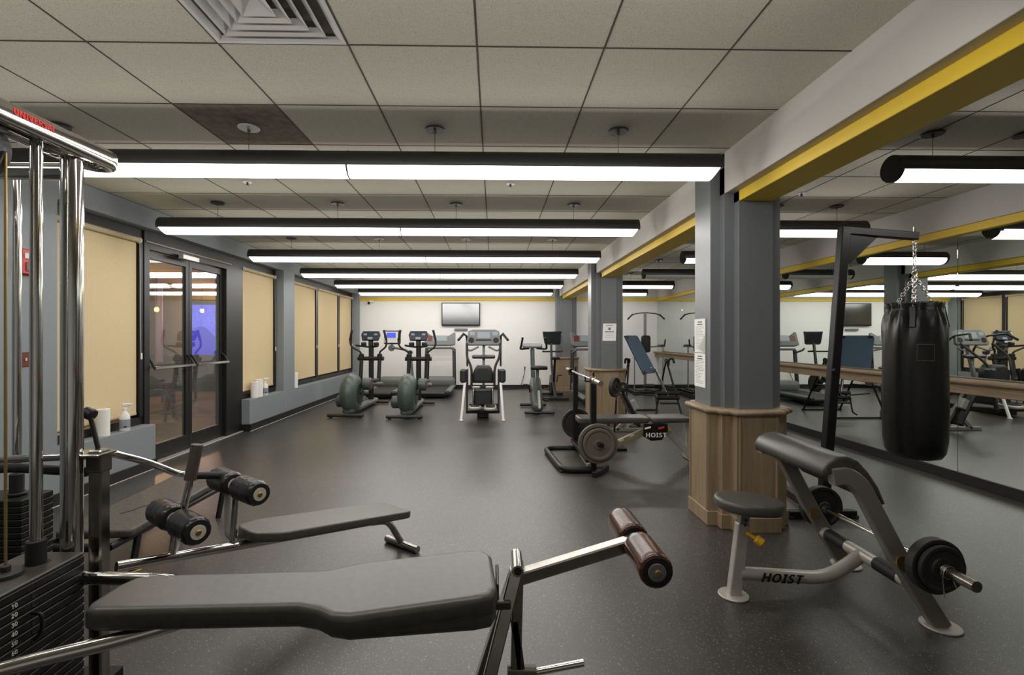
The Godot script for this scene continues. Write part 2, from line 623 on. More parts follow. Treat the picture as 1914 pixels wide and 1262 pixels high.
func make_shell() -> void:
	var st := S()
	span(st, -4.0, 4.75, -0.12, 0.0, -3.2, BACK + 0.15, 0.0)
	tag(part(self, "floor", st, M.rubber_floor), "black speckled rubber floor", "floor", "", "structure")
	# ceiling: dark backing, and tiles laid with a narrow dark joint
	var cg := thing("ceiling", "suspended ceiling of beige speckled tiles", "ceiling", Vector3.ZERO, 0.0, "", "structure")
	st = S()
	span(st, -4.4, 4.9, CEIL + 0.012, CEIL + 0.15, -3.2, BACK + 0.15, 0.0)
	part(cg, "backing", st, M.grid_gap)
	st = S()
	span(st, -3.9, 4.7, CEIL, CEIL + 0.011, -3.2, 1.111, 0.0)
	part(cg, "tile_field", st, M.ceiling_tile)
	var widths := {}
	var cols := []
	for k in range(-6, 9):
		var a := -0.08 + 0.61 * k
		var b := a + 0.61
		if b <= LEFT or a >= MIRROR: continue
		a = maxf(a, LEFT + 0.0)
		b = minf(b, 4.53)
		if a < 1.732 and b > 1.74: b = 1.736
		elif a >= 1.73 and a < 2.12:
			a = 2.12
		if b - a < 0.05: continue
		cols.append([a, b])
	var d0 := 1.115
	while d0 < 13.5:
		var d1 := minf(d0 + 0.61, 13.52)
		for c in cols:
			var w: float = c[1] - c[0]
			var vent: bool = absf(c[0] + 1.30) < 0.03 and absf(d0 - 1.725) < 0.05
			if not vent:
				var key := "%.3f %.3f" % [w, d1 - d0]
				if not widths.has(key):
					var b := S()
					box(b, Vector3.ZERO, Vector3(w - 0.007, 0.012, d1 - d0 - 0.007), Basis(), 0.0015)
					widths[key] = mesh_of(b)
				var stained: bool = absf(c[0] + 1.91) < 0.03 and absf(d0 - 2.945) < 0.05
				var o := put(cg, "tile", widths[key], M.stained_tile if stained else M.ceiling_tile)
				o.position = V((c[0] + c[1]) / 2, CEIL + 0.006, (d0 + d1) / 2)
				if stained: tag(o, "dark brown stained ceiling tile")
		d0 += 0.61
	for c in cols:  # dark strips painting in the shadow of the gaps between tiles
		for x in [c[0], c[1]]:
			if x == c[1] and x != 1.736 and x < 4.5: continue
			st = S(); span(st, x - 0.0035, x + 0.0035, CEIL - 0.0025, CEIL + 0.006, 1.115, 13.5, 0.0008); part(cg, "joint_shadow_strip", st, M.grid_gap)
	for k in 21:  # cross joints, their shade drawn as dark strips too
		var gd := 1.115 + 0.61 * k
		for e in [[LEFT, 1.732], [2.126, 4.515]]:
			st = S(); span(st, e[0], e[1], CEIL - 0.002, CEIL + 0.006, gd - 0.0035, gd + 0.0035, 0.0008); part(cg, "joint_shadow_strip", st, M.grid_gap)
	# boxed beam with the yellow strip between the two halves of the room
	var bm := thing("trim_1", "boxed white beam with yellow strip along its underside", "beam", Vector3.ZERO, 0.0, "", "structure")
	st = S(); span(st, 1.732, 2.126, 2.507, CEIL + 0.01, -3.1, BACK - 0.05); part(bm, "soffit", st, M.soffit_white)
	st = S(); span(st, 1.804, 2.054, 2.432, 2.509, -3.1, BACK - 0.05); part(bm, "yellow_strip", st, M.beam_yellow)
	bm = thing("trim_2", "white soffit with yellow strip above the mirrors", "beam", Vector3.ZERO, 0.0, "", "structure")
	st = S(); span(st, 4.515, 4.70, 2.507, CEIL + 0.01, -3.1, BACK - 0.05); part(bm, "soffit", st, M.soffit_white)
	st = S(); span(st, 4.54, 4.70, 2.432, 2.509, -3.1, BACK - 0.05); part(bm, "yellow_strip", st, M.beam_yellow)
	bm = thing("trim_3", "white soffit with yellow strip across the back wall", "beam", Vector3.ZERO, 0.0, "", "structure")
	st = S(); span(st, LEFT, 4.6, 2.507, CEIL + 0.01, BACK - 0.1, BACK + 0.05); part(bm, "soffit", st, M.soffit_white)
	st = S(); span(st, LEFT, 4.6, 2.432, 2.509, BACK - 0.07, BACK + 0.05); part(bm, "yellow_strip", st, M.beam_yellow)
	# walls
	st = S(); span(st, -4.4, 4.9, 0.0, CEIL + 0.1, BACK, BACK + 0.15, 0.0)
	tag(part(self, "wall_back", st, M.wall_white), "plain white back wall", "wall", "", "structure")
	st = S(); span(st, 4.62, 4.78, 0.0, CEIL + 0.1, -3.2, BACK + 0.1, 0.0)
	tag(part(self, "wall_right", st, M.wall_white), "wall behind the mirrors", "wall", "", "structure")
	st = S(); span(st, -4.4, 4.9, 0.0, CEIL + 0.1, -3.35, -3.2, 0.0)
	tag(part(self, "wall_front", st, M.wall_white), "white wall behind the viewer", "wall", "", "structure")
	var wl := thing("wall_left", "grey painted window wall with low sill ledge", "wall", Vector3.ZERO, 0.0, "", "structure")
	st = S(); span(st, -4.15, LEFT, 2.60, CEIL + 0.1, -3.2, BACK); part(wl, "header", st, M.wall_grey)
	for p in [[-3.2, 4.23], [8.70, 9.17], [13.36, BACK]]:
		st = S(); span(st, -4.15, LEFT + 0.002, 0.0, 2.63, p[0], p[1]); part(wl, "pier", st, M.wall_grey)
	for p in [[4.22, 5.435], [7.50, 8.71], [9.16, 13.37]]:
		st = S(); span(st, -4.15, LEFT, 0.0, 0.477, p[0], p[1]); part(wl, "ledge", st, M.wall_grey)
	# black baseboards
	var bl := thing("baseboard_left", "black rubber baseboard along the window ledge", "baseboard", Vector3.ZERO, 0.0, "", "structure")
	st = S(); span(st, LEFT - 0.01, LEFT + 0.012, 0.0, 0.105, -3.2, 5.447); part(bl, "strip", st, M.base_black)
	st = S(); span(st, LEFT - 0.01, LEFT + 0.012, 0.0, 0.105, 7.488, BACK - 0.01); part(bl, "strip", st, M.base_black)
	st = S(); span(st, -3.86, LEFT + 0.012, 0.0, 0.105, 5.43, 5.447); part(bl, "strip", st, M.base_black)
	st = S(); span(st, -3.86, LEFT + 0.012, 0.0, 0.105, 7.488, 7.505); part(bl, "strip", st, M.base_black)
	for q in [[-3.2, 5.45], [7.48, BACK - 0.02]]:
		st = S(); span(st, LEFT + 0.012, LEFT + 0.022, 0.0, 0.004, q[0], q[1], 0.001); part(bl, "seam_glint_strip", st, M.canopy_white)  # pale strip painting the reflection along the floor seam
	st = S(); span(st, LEFT + 0.01, 4.57, 0.0, 0.10, BACK - 0.012, BACK + 0.01)
	tag(part(self, "baseboard_back", st, M.base_black), "black baseboard along the white back wall", "baseboard", "", "structure")
	st = S(); span(st, MIRROR - 0.012, MIRROR + 0.05, 0.0, 0.10, -3.2, BACK - 0.01)
	tag(part(self, "baseboard_right", st, M.base_black), "black baseboard under the mirrors", "baseboard", "", "structure")
	# mirrors
	var edges := [-3.1, -0.6, 1.20, 2.97, 4.74, 6.51, 8.28, 10.05, 11.82, 13.58]
	var which := ["mirror panel behind the viewer", "mirror panel beside the viewer", "mirror panel beside the preacher bench", "nearest mirror panel in view, at the edge of the photo", "large mirror panel behind the punching bag", "mirror panel behind the upright of the bag stand", "mirror panel hidden behind the near column", "mirror panel across from the blue inversion table", "last mirror panel, beside the white back wall"]
	for i in edges.size() - 1:
		st = S()
		span(st, MIRROR, MIRROR + 0.006, 0.10, 2.44, edges[i] + 0.002, edges[i + 1] - 0.002, 0.0012)
		tag(part(self, "wall_mirror", st, M.mirror), which[i], "mirror", "mirror panels of the side wall")
	# wooden rail in front of the mirrors
	var rl := thing("wooden_rail", "long wooden barre rail fixed along the mirrored wall", "rail")
	st = S()
	tube(st, [V(4.47, 1.005, -3.0), V(4.47, 1.005, BACK - 0.06)], 0.03, 16)
	part(rl, "handrail", st, M.rail_wood)
	st = S(); span(st, 4.475, 4.51, 0.885, 0.99, -3.0, BACK - 0.06, 0.006); part(rl, "ledger_board", st, M.rail_wood)
	var bd := 0.9
	while bd < 13.5:
		st = S()
		tube(st, bend([V(4.575, 0.90, bd), V(4.50, 0.90, bd), V(4.475, 0.975, bd)], 0.03), 0.008, 8)
		disc(st, V(4.579, 0.90, bd), V(4.568, 0.90, bd), 0.026, 14)
		part(rl, "bracket", st, M.brass)
		bd += 1.35
	# windows and their blinds
	var wins := [[4.23, 5.43], [7.50, 8.70], [9.17, 10.70], [10.70, 12.20], [12.20, 13.36]]
	var bn := ["beige roller blind nearest the cable machine", "beige roller blind beyond the glass doors", "first of the three beige roller blinds past the grey pier", "middle of the three beige roller blinds past the grey pier", "beige roller blind closest to the back wall"]
	for i in wins.size():
		var a: float = wins[i][0]
		var b: float = wins[i][1]
		var w := thing("window_%d" % (i + 1), "black framed window behind a roller blind", "window", Vector3.ZERO, 0.0, "windows of the side wall", "structure")
		st = S(); span(st, -3.95, -3.84, 0.477, 0.56, a, b); part(w, "sill_frame", st, M.frame_black)
		st = S(); span(st, -3.95, -3.84, 2.50, 2.60, a, b); part(w, "head_frame", st, M.frame_black)
		st = S(); span(st, -3.95, -3.83, 0.56, 2.50, a, a + 0.055); part(w, "jamb", st, M.frame_black)
		st = S(); span(st, -3.95, -3.83, 0.56, 2.50, b - 0.055, b); part(w, "jamb", st, M.frame_black)
		st = S(); span(st, -3.935, -3.929, 0.56, 2.50, a + 0.05, b - 0.05, 0.0); part(w, "pane", st, M.glass)
		var t := thing("roller_blind", bn[i], "blind", V(-3.86, 0.59, (a + b) / 2), 0.0, "beige roller blinds")
		var hw := (b - a) / 2 - 0.055
		st = S(); tube(st, [Vector3(0.03, 1.885, -hw + 0.01), Vector3(0.03, 1.885, hw - 0.01)], 0.028, 16); part(t, "roller", st, M.blind_tube)
		for sg in [-1.0, 1.0]:
			st = S(); disc(st, Vector3(0.03, 1.885, sg * (hw - 0.012)), Vector3(0.03, 1.885, sg * hw), 0.034, 16); part(t, "end_bracket", st, M.white_plastic)
		st = S(); box(st, Vector3(0.004, 0.945, 0), Vector3(0.002, 1.88, hw * 2 - 0.03), Basis(), 0.0); part(t, "fabric", st, M.blind)
		st = S(); box(st, Vector3(0.005, 0.015, 0), Vector3(0.012, 0.03, hw * 2 - 0.03), Basis(), 0.004); part(t, "hem_bar", st, M.blind_tube)
		st = S(); box(st, Vector3(0.036, 0.63, -hw - 0.02), Vector3(0.012, 0.07, 0.022), Basis(), 0.004); part(t, "chain_tensioner", st, M.white_plastic)
		st = S(); tube(st, [Vector3(0.036, 0.63, -hw - 0.012), Vector3(0.034, 1.87, -hw + 0.004)], 0.0016, 5); part(t, "bead_chain", st, M.white_plastic)
	# doors
	var df := thing("trim_4", "black metal frame around the glass double doors", "door frame", Vector3.ZERO, 0.0, "", "structure")
	for q in [[5.435, 5.52, 0.0, 2.6], [7.08, 7.50, 0.0, 2.6]]:
		st = S(); span(st, -3.98, -3.82, q[2], q[3], q[0], q[1]); part(df, "jamb", st, M.frame_black)
	st = S(); span(st, -3.98, -3.82, 2.40, 2.605, 5.51, 7.09); part(df, "header", st, M.frame_black)
	st = S(); span(st, -3.82, -3.805, 2.47, 2.49, 5.45, 7.2); part(df, "header_bead", st, M.grey_paint)
	st = S(); span(st, -3.80, -3.74, 2.375, 2.43, 5.98, 6.30); part(df, "door_closer", st, M.silver_paint)
	st = S(); span(st, -3.99, -3.78, 0.0, 0.012, 5.45, 7.48); part(df, "threshold", st, M.silver_paint)
	var leaves := [[5.52, 6.295], [6.305, 7.08]]
	for i in 2:
		var a: float = leaves[i][0]
		var b: float = leaves[i][1]
		var dr := thing("door_%d" % (i + 1), ["black framed glass door leaf nearest the cable machine", "black framed glass door leaf farther from the cable machine"][i], "door", Vector3.ZERO, 0.0, "", "structure")
		for q in [[a, a + 0.06, 0.02, 2.395], [b - 0.06, b, 0.02, 2.395], [a + 0.05, b - 0.05, 0.02, 0.2], [a + 0.05, b - 0.05, 2.31, 2.395]]:
			st = S(); span(st, -3.92, -3.87, q[2], q[3], q[0], q[1]); part(dr, "door_rail", st, M.frame_black)
		st = S(); span(st, -3.898, -3.892, 0.18, 2.33, a + 0.045, b - 0.045, 0.0); part(dr, "pane", st, M.glass)
		st = S(); bar(st, V(-3.78, 1.08, a + 0.02), V(-3.78, 1.08, b - 0.02), 0.03, 0.035, Vector3.UP, 0.006)
		var pb := part(dr, "push_bar", st, M.chrome)
		for e in [a + 0.03, b - 0.03]:
			st = S(); tube(st, bend([V(-3.87, 1.2, e), V(-3.83, 1.16, e), V(-3.785, 1.08, e)], 0.04), 0.014, 8); part(pb, "bracket", st, M.black_steel)
	# columns
	make_column(3.86, "near grey column with stepped wood wainscot and two taped notices")
	make_column(8.45, "grey column with wood wainscot behind the weight bench")
	make_column(13.1, "far grey column against the white back wall")

func make_lobby() -> void:
	var st := S(); span(st, -12.0, -3.99, -0.12, -0.002, 1.0, 19.0, 0.0)
	tag(part(self, "floor_lobby", st, M.lobby_floor), "brown wooden lobby floor beyond the glass doors", "floor", "", "structure")
	st = S(); span(st, -12.0, -4.15, 2.9, 3.0, 1.0, 19.0, 0.0)
	tag(part(self, "ceiling_lobby", st, M.lobby_wall), "tan lobby ceiling beyond the glass doors", "ceiling", "", "structure")
	st = S(); span(st, -12.0, -4.2, 0.0, 2.9, 14.3, 14.45, 0.0)
	tag(part(self, "wall_lobby_far", st, M.lobby_wall), "tan lobby wall behind the blue water panel", "wall", "", "structure")
	st = S(); span(st, -12.1, -12.0, 0.0, 2.9, 1.0, 19.0, 0.0)
	tag(part(self, "wall_lobby_side", st, M.lobby_dark), "dark brown lobby side wall", "wall", "", "structure")
	st = S(); span(st, -12.0, -4.15, 0.0, 2.9, 0.9, 1.0, 0.0)
	tag(part(self, "wall_lobby_near", st, M.lobby_dark), "dark brown lobby near wall", "wall", "", "structure")
	# glowing water panel
	var im := Image.create(128, 128, false, Image.FORMAT_RGB8)
	var rng := RandomNumberGenerator.new()
	rng.seed = 12
	for y in 128:
		for x in 128:
			var k := rng.randf()
			var low := y > 70 - 18 * sin(x * 0.05)
			var c := Color(0.22, 0.26, 0.95).lerp(Color(0.75, 0.8, 1.0), 0.75 if k > 0.86 else k * 0.25)
			if low: c = Color(0.10, 0.09, 0.72).lerp(Color(0.3, 0.32, 0.95), 0.8 if k > 0.9 else k * 0.3)
			im.set_pixel(x, y, c)
	var wm := StandardMaterial3D.new()
	wm.resource_name = "water_light"
	wm.albedo_color = Color(0.1, 0.1, 0.3)
	wm.emission_enabled = true
	wm.emission_texture = ImageTexture.create_from_image(im)
	wm.emission = Color(0, 0, 0)
	wm.emission_energy_multiplier = 0.75
	var wp := thing("water_light_panel", "glowing blue bubbling water panel in the lobby", "water panel", V(-8.05, 0.0, 14.2))
	st = S(); box(st, Vector3(0, 1.6, 0), Vector3(1.4, 1.7, 0.06)); part(wp, "frame", st, M.frame_black)
	sheet(wp, "light_panel", Vector3(0, 1.6, 0.034), Vector3.RIGHT, Vector3.UP, 1.3, 1.5, wm)
	st = S(); box(st, Vector3(0, 0.38, 0), Vector3(1.5, 0.76, 0.3)); part(wp, "plinth", st, M.lobby_dark)
	var al := AreaLight3D.new()
	al.name = "panel_light"
	al.area_size = Vector2(1.3, 1.5)
	al.area_normalize_energy = false
	al.light_color = Color(0.3, 0.35, 1.0)
	al.light_energy = 0.12
	al.shadow_enabled = true
	wp.add_child(al)
	al.position = Vector3(0, 1.6, 0.06)
	al.rotation_degrees.y = 180.0
	# lobby pillar, its purple light put into the surface colour
	st = S(); disc(st, V(-8.5, 0, 12.6), V(-8.5, 2.9, 12.6), 0.09, 20)
	tag(part(self, "purple_lit_pillar", st, M.pillar_purple_light), "slim lobby pillar with purple light painted in", "pillar")
	var ab := mat("lamp_amber", 255, 200, 130, 0.5)
	ab.emission_enabled = true
	ab.emission = Color(1.0, 0.62, 0.28)
	ab.emission_energy_multiplier = 7.0
	var k := 0
	for q in [[-7.6, 2.05, 11.2, "amber lobby lamp seen through the nearer glass door leaf"], [-8.0, 2.15, 13.6, "amber lobby lamp above the blue water panel"], [-6.4, 2.0, 7.4, "amber lobby lamp behind the blind by the cable machine"]]:
		var lt := thing("lobby_lamp", q[3], "lamp", V(q[0], q[1], q[2]), 0.0, "amber lobby lamps")
		st = S(); lathe(st, Vector3.ZERO, Vector3.UP, [Vector2(0, -0.055), Vector2(0.035, -0.042), Vector2(0.05, 0), Vector2(0.035, 0.042), Vector2(0, 0.055)], 16, 0); part(lt, "lamp_globe", st, ab)
		st = S(); tube(st, [Vector3(0, 0.05, 0), Vector3(0, 2.9 - q[1], 0)], 0.006, 6); part(lt, "rod", st, M.black_steel)
		var ol := OmniLight3D.new()
		ol.name = "lamp_light"
		ol.light_color = Color(1.0, 0.8, 0.56)
		ol.light_energy = 0.8
		ol.light_size = 0.06
		ol.omni_range = 20.0
		ol.shadow_enabled = true
		lt.add_child(ol)
		k += 1
	# red wooden chairs
	for q in [[-5.9, 8.6, 20.0, "red wooden lobby chair nearest the glass doors"], [-6.5, 9.9, -10.0, "second red wooden lobby chair beyond the doors"], [-7.1, 11.2, 15.0, "third red wooden lobby chair, before the water panel"]]:
		var t := thing("lobby_chair", q[3], "chair", V(q[0], 0, q[1]), q[2], "red chairs in the lobby")
		st = S(); pad(st, rrect(0.5, 0.5, 0.05), 0.42, 0.5, 0.02); part(t, "seat", st, M.lobby_dark)
		for sx in [-0.24, 0.24]:
			st = S(); bar(st, Vector3(sx, 0, 0.28), Vector3(sx, 0.62, 0.1), 0.04, 0.05); part(t, "leg", st, M.lobby_red)
			st = S(); bar(st, Vector3(sx, 0, -0.3), Vector3(sx, 1.0, -0.22), 0.04, 0.05); part(t, "leg", st, M.lobby_red)
			st = S(); bar(st, Vector3(sx, 0.64, -0.28), Vector3(sx, 0.64, 0.28), 0.05, 0.035); part(t, "armrest", st, M.lobby_red)
		st = S(); box(st, Vector3(0, 0.78, -0.24), Vector3(0.46, 0.4, 0.05)); part(t, "backrest", st, M.lobby_dark)
	st = S(); span(st, -9.6, -5.2, 0.0, 0.95, 13.2, 13.5); 
	tag(part(self, "lobby_counter", st, M.lobby_dark), "low dark counter at the far end of the lobby", "counter")

func make_ceiling_things() -> void:
	var rows := [3.252, 5.08, 6.91, 8.74, 10.57, 12.40]
	var which := ["nearest long black tube pendant light", "second long black tube pendant light from the viewer", "third long black tube pendant light from the viewer", "fourth long black tube pendant light from the viewer", "fifth long black tube pendant light from the viewer", "last long black tube pendant light before the back wall"]
	var short := ["nearest short tube pendant light by the mirrors", "short tube pendant light behind the bag stand arm", "short tube pendant light behind the near column", "unlit short tube pendant light by the mirrors", "short tube pendant light past the unlit one", "last short tube pendant light near the back wall"]
	for q in [[1.422, "tube pendant light just above the viewer"]]:
		pendant(-3.40, 1.50, q[0], q[1], [-2.83, -1.61, -0.39, 0.83], [])
	for i in 6:
		pendant(-3.40, 1.50, rows[i], which[i], [-2.83, -1.61, -0.39, 0.83], [1] if i == 0 else ([] if i < 2 else [1, 2, 3]))
		pendant(2.68, 3.90, rows[i], short[i], [2.97, 3.61], [], i != 3)
	# air diffuser of nested square rings
	var v := thing("air_diffuser", "square white air diffuser with nested louvre rings", "air vent", V(-0.995, CEIL, 2.03))
	var st := S()
	var ring := func(o: float, yo: float, inn: float, yi: float, th: float) -> SurfaceTool:
		var s := S()
		s.set_smooth_group(FLAT)
		for k in 4:
			var a := Vector2(1, 1).rotated(PI / 2 * k)
			var b := Vector2(1, 1).rotated(PI / 2 * (k + 1))
			var p0 := Vector3(a.x * o, yo, a.y * o)
			var p1 := Vector3(b.x * o, yo, b.y * o)
			var p2 := Vector3(b.x * inn, yi, b.y * inn)
			var p3 := Vector3(a.x * inn, yi, a.y * inn)
			var up := Vector3(0, th, 0)
			quad(s, p0, p1, p2, p3); quad(s, p3 + up, p2 + up, p1 + up, p0 + up)
			quad(s, p1, p0, p0 + up, p1 + up); quad(s, p3, p2, p2 + up, p3 + up)
		return s
	part(v, "frame", ring.call(0.3, -0.003, 0.282, -0.003, 0.012), M.vent_white)
	part(v, "louver_ring", ring.call(0.282, -0.003, 0.195, 0.06, 0.003), M.vent_white)
	part(v, "louver_ring", ring.call(0.228, -0.012, 0.145, 0.05, 0.003), M.vent_white)
	part(v, "louver_ring", ring.call(0.172, -0.018, 0.095, 0.042, 0.003), M.vent_white)
	part(v, "louver_ring", ring.call(0.118, -0.022, 0.05, 0.03, 0.003), M.vent_white)
	part(v, "core", ring.call(0.07, -0.024, 0.001, 0.02, 0.003), M.vent_white)
	st = S(); box(st, Vector3(0, 0.075, 0), Vector3(0.58, 0.01, 0.58), Basis(), 0.0); part(v, "duct_back", st, M.grid_gap)
	# sprinklers
	for q in [[457, "ceiling sprinkler head above the glass doors", -2.2, 4.42], [955, "ceiling sprinkler head in the middle of the room", 0.15, 4.42], [1508, "ceiling sprinkler head beyond the near column", 2.96, 4.65]]:
		var t := thing("sprinkler", q[1], "sprinkler", V(q[2], CEIL, q[3]), 0.0, "ceiling sprinklers")
		st = S(); disc(st, Vector3(0, 0, 0), Vector3(0, -0.006, 0), 0.038, 18); part(t, "plate", st, M.white_plastic)
		st = S(); tube(st, [Vector3(0, -0.004, 0), Vector3(0, -0.03, 0)], 0.009, 8); disc(st, Vector3(0, -0.03, 0), Vector3(0, -0.034, 0), 0.017, 12, 0.001); part(t, "nozzle", st, M.dark_steel)

# ------------------------------------------------------------ foreground machines
func roller(parent: Node, a: Vector3, b: Vector3, r: float, m: Material, cap: Material, wrinkle := 0.0) -> MeshInstance3D:
	var st := S()
	var l := (b - a).length()
	var prof := [Vector2(0, 0), Vector2(r * 0.82, 0), Vector2(r * 0.95, r * 0.06), Vector2(r, r * 0.2)]
	var n := 8
	for i in range(1, n):
		prof.append(Vector2(r * (1.0 + wrinkle * sin(i * 2.4)), lerpf(r * 0.2, l - r * 0.2, float(i) / n)))
	prof.append_array([Vector2(r, l - r * 0.2), Vector2(r * 0.95, l - r * 0.06), Vector2(r * 0.82, l), Vector2(0, l)])
	if wrinkle > 0.0:
		prof.clear()
		for i in 19:
			var f := i / 18.0
			prof.append(Vector2(r * (0.80 + 0.20 * pow(sin(PI * clampf(f * 4.0, 0.0, 0.5)), 0.7)) if f < 0.5 else r * (0.80 + 0.20 * pow(sin(PI * clampf((1.0 - f) * 4.0, 0.0, 0.5)), 0.7)), l * f))
		var tt := (b - a).normalized()
		var ux := tt.cross(Vector3.UP).normalized()
		var uy := tt.cross(ux)
		var nz := FastNoiseLite.new()
		nz.seed = int(a.length() * 1000.0)
		nz.frequency = 9.0
		var rings := []
		for q in prof:
			var ring := []
			for k in 40:
				var an := TAU * k / 40
				var dirn := ux * cos(an) + uy * sin(an)
				var edge := absf(q.y / l - 0.5) * 2.0
				var rr: float = q.x * (1.0 + wrinkle * nz.get_noise_3d(dirn.x * 0.9, dirn.y * 0.9, q.y * 3.0) * 2.0 + wrinkle * edge * edge * 0.8 * sin(an * 13.0 + q.y * 20.0))
				ring.append(a + tt * q.y + dirn * rr)
			rings.append(ring)
		st.set_smooth_group(1)
		for i in rings.size() - 1:
			for k in 40:
				var k2 := (k + 1) % 40
				quad(st, rings[i][k], rings[i + 1][k], rings[i + 1][k2], rings[i][k2])
	else:
		lathe(st, a, b - a, prof, 26, 0)
	var o := part(parent, "roller", st, m)
	for e in [[a, (a - b).normalized()], [b, (b - a).normalized()]]:
		st = S()
		disc(st, e[0] - e[1] * 0.004, e[0] + e[1] * 0.0015, r * 0.86, 24, 0.001)
		part(o, "end_foam", st, M.rubber_black)
		st = S()
		disc(st, e[0] - e[1] * 0.002, e[0] + e[1] * 0.005, r * 0.52, 20, 0.001)
		part(o, "end_washer", st, cap)
		st = S()
		disc(st, e[0], e[0] + e[1] * 0.012, r * 0.2, 10, 0.003)
		part(o, "end_bolt", st, M.brass)
	return o

func make_cable_machine() -> void:
	var t := thing("cable_machine", "chrome multi-station cable machine with numbered black weight stacks", "exercise machine", V(-1.65, 0, 1.95))
	var o := V(-1.65, 0, 1.95)
	var W := func(x: float, y: float, d: float) -> Vector3: return V(x, y, d) - o
	var st := S()
	tube(st, [W.call(-1.65, 0.0, 1.95), W.call(-1.65, 2.13, 1.95)], 0.036, 20)
	part(t, "upright", st, M.chrome)
	st = S(); disc(st, W.call(-1.65, 0, 1.95), W.call(-1.65, 0.012, 1.95), 0.085, 22); part(t, "foot_plate", st, M.worn_chrome)
	# top arm: a stadium of chrome bar around a narrow slot
	st = S()
	var pts := []
	for i in 13:
		var a := -PI / 2 + PI * i / 12
		pts.append(W.call(-1.65, 2.165, 2.06) + Vector3(sin(a) * 0.055, 0, -cos(a) * 0.055))
	var far := [W.call(-1.705, 2.165, 0.6)]
	far.append_array(pts)
	far.append(W.call(-1.595, 2.165, 0.6))
	var fr := frames(far)
	# flat bar 0.075 high by 0.03 wide, swept
	var sec := []
	for k in 16:
		var ca := cos(TAU * k / 16)
		var sa := sin(TAU * k / 16)
		sec.append(Vector2(signf(ca) * pow(absf(ca), 0.8) * 0.02, signf(sa) * pow(absf(sa), 0.6) * 0.037))
	var rings := []
	for i in far.size():
		var tg: Vector3 = (far[mini(i + 1, far.size() - 1)] - far[maxi(i - 1, 0)]).normalized()
		var sx := tg.cross(Vector3.UP).normalized()
		var rg := []
		for q in sec: rg.append(far[i] + sx * q.x + Vector3.UP * q.y)
		rings.append(rg)
	for i in rings.size() - 1:
		for k in 16:
			st.set_smooth_group(5)
			var l := (k + 1) % 16
			quad(st, rings[i][l], rings[i + 1][l], rings[i + 1][k], rings[i][k])
	part(t, "top_arm", st, M.chrome)
	st = S(); box(st, W.call(-1.65, 2.185, 1.3), Vector3(0.06, 0.006, 1.4)); part(t, "arm_web", st, M.dark_steel)
	st = S(); disc(st, W.call(-1.65, 2.19, 1.98), W.call(-1.65, 2.215, 1.98), 0.026, 14); part(t, "top_bolt", st, M.white_plastic)
	lettering(t, "arm_lettering", "UNIVERSAL", W.call(-1.5738, 2.172, 1.715), Vector3(0, 0, -1), Vector3.UP, 0.022, M.red_print, 0.95, true)
	# tube running off to the side
	st = S(); tube(st, [W.call(-1.66, 2.08, 1.96), W.call(-2.5, 2.08, 1.96)], 0.033, 18); part(t, "cross_tube", st, M.chrome)
	st = S(); tube(st, [W.call(-2.42, 0.0, 1.96), W.call(-2.42, 2.1, 1.96)], 0.033, 16); part(t, "upright", st, M.chrome)
	# pulley
	st = S()
	var pc: Vector3 = W.call(-1.748, 2.065, 1.71)
	lathe(st, pc + Vector3(0.0, 0, 0.016), Vector3(0, 0, -1), [Vector2(0.03, 0), Vector2(0.07, 0.004), Vector2(0.085, 0), Vector2(0.088, 0.003), Vector2(0.076, 0.015), Vector2(0.088, 0.029), Vector2(0.085, 0.032), Vector2(0.07, 0.028), Vector2(0.03, 0.032)], 30)
	var pu := part(t, "pulley", st, M.console_grey)
	st = S(); disc(st, pc + Vector3(0, 0, 0.02), pc - Vector3(0, 0, 0.02), 0.03, 16); part(pu, "hub", st, M.worn_chrome)
	st = S(); bar(st, pc + Vector3(-0.02, -0.02, 0.022), pc + Vector3(0.10, 0.0, 0.022), 0.012, 0.022, Vector3.UP, 0.004); bar(st, pc + Vector3(0, 0, 0.022), pc + Vector3(0.03, 0.09, 0.022), 0.012, 0.03); part(pu, "hanger", st, M.console_grey)
	# cable to the stack
	st = S(); tube(st, [W.call(-1.67, 2.06, 1.71), W.call(-1.67, 0.61, 1.71)], 0.0045, 8); part(t, "cable", st, M.brass)
	# guide rods
	for q in [[-1.65, 1.80, 0.5, 2.14], [-1.65, 1.46, 0.5, 2.14]]:
		st = S(); tube(st, [W.call(q[0], q[2], q[1]), W.call(q[0], q[3], q[1])], 0.0185, 16); part(t, "guide_rod", st, M.chrome)
		st = S(); disc(st, W.call(q[0], 0.60, q[1]), W.call(q[0], 0.615, q[1]), 0.042, 20); disc(st, W.call(q[0], 0.612, q[1]), W.call(q[0], 0.70, q[1]), 0.03, 18); part(t, "bushing", st, M.rubber_black)
	# weight stack
	var pl := S()
	box(pl, Vector3.ZERO, Vector3(0.22, 0.0275, 0.48), Basis(), 0.003)
	var pm := mesh_of(pl)
	for i in 19:
		var w := put(t, "weight_plate", pm, M.black_steel)
		w.position = W.call(-1.67, 0.60 - 0.0153 - i * 0.0305, 1.66)
		if i > 0:
			lettering(w, "plate_number", str(i * 10), Vector3(0.1112, 0.0, 0.035), Vector3(0, 0, -1), Vector3.UP, 0.013, M.white_print)
			var h := S()
			lathe(h, Vector3(0.1085, 0, -0.035), Vector3(1, 0, 0), [Vector2(0.009, 0), Vector2(0.0095, 0.003), Vector2(0.005, 0.002), Vector2(0, 0.001)], 12)
			part(w, "pin_hole", h, M.rubber_black)
	st = S(); box(st, W.call(-1.67, 0.606, 1.66), Vector3(0.22, 0.012, 0.48)); part(t, "stack_top", st, M.dark_steel)
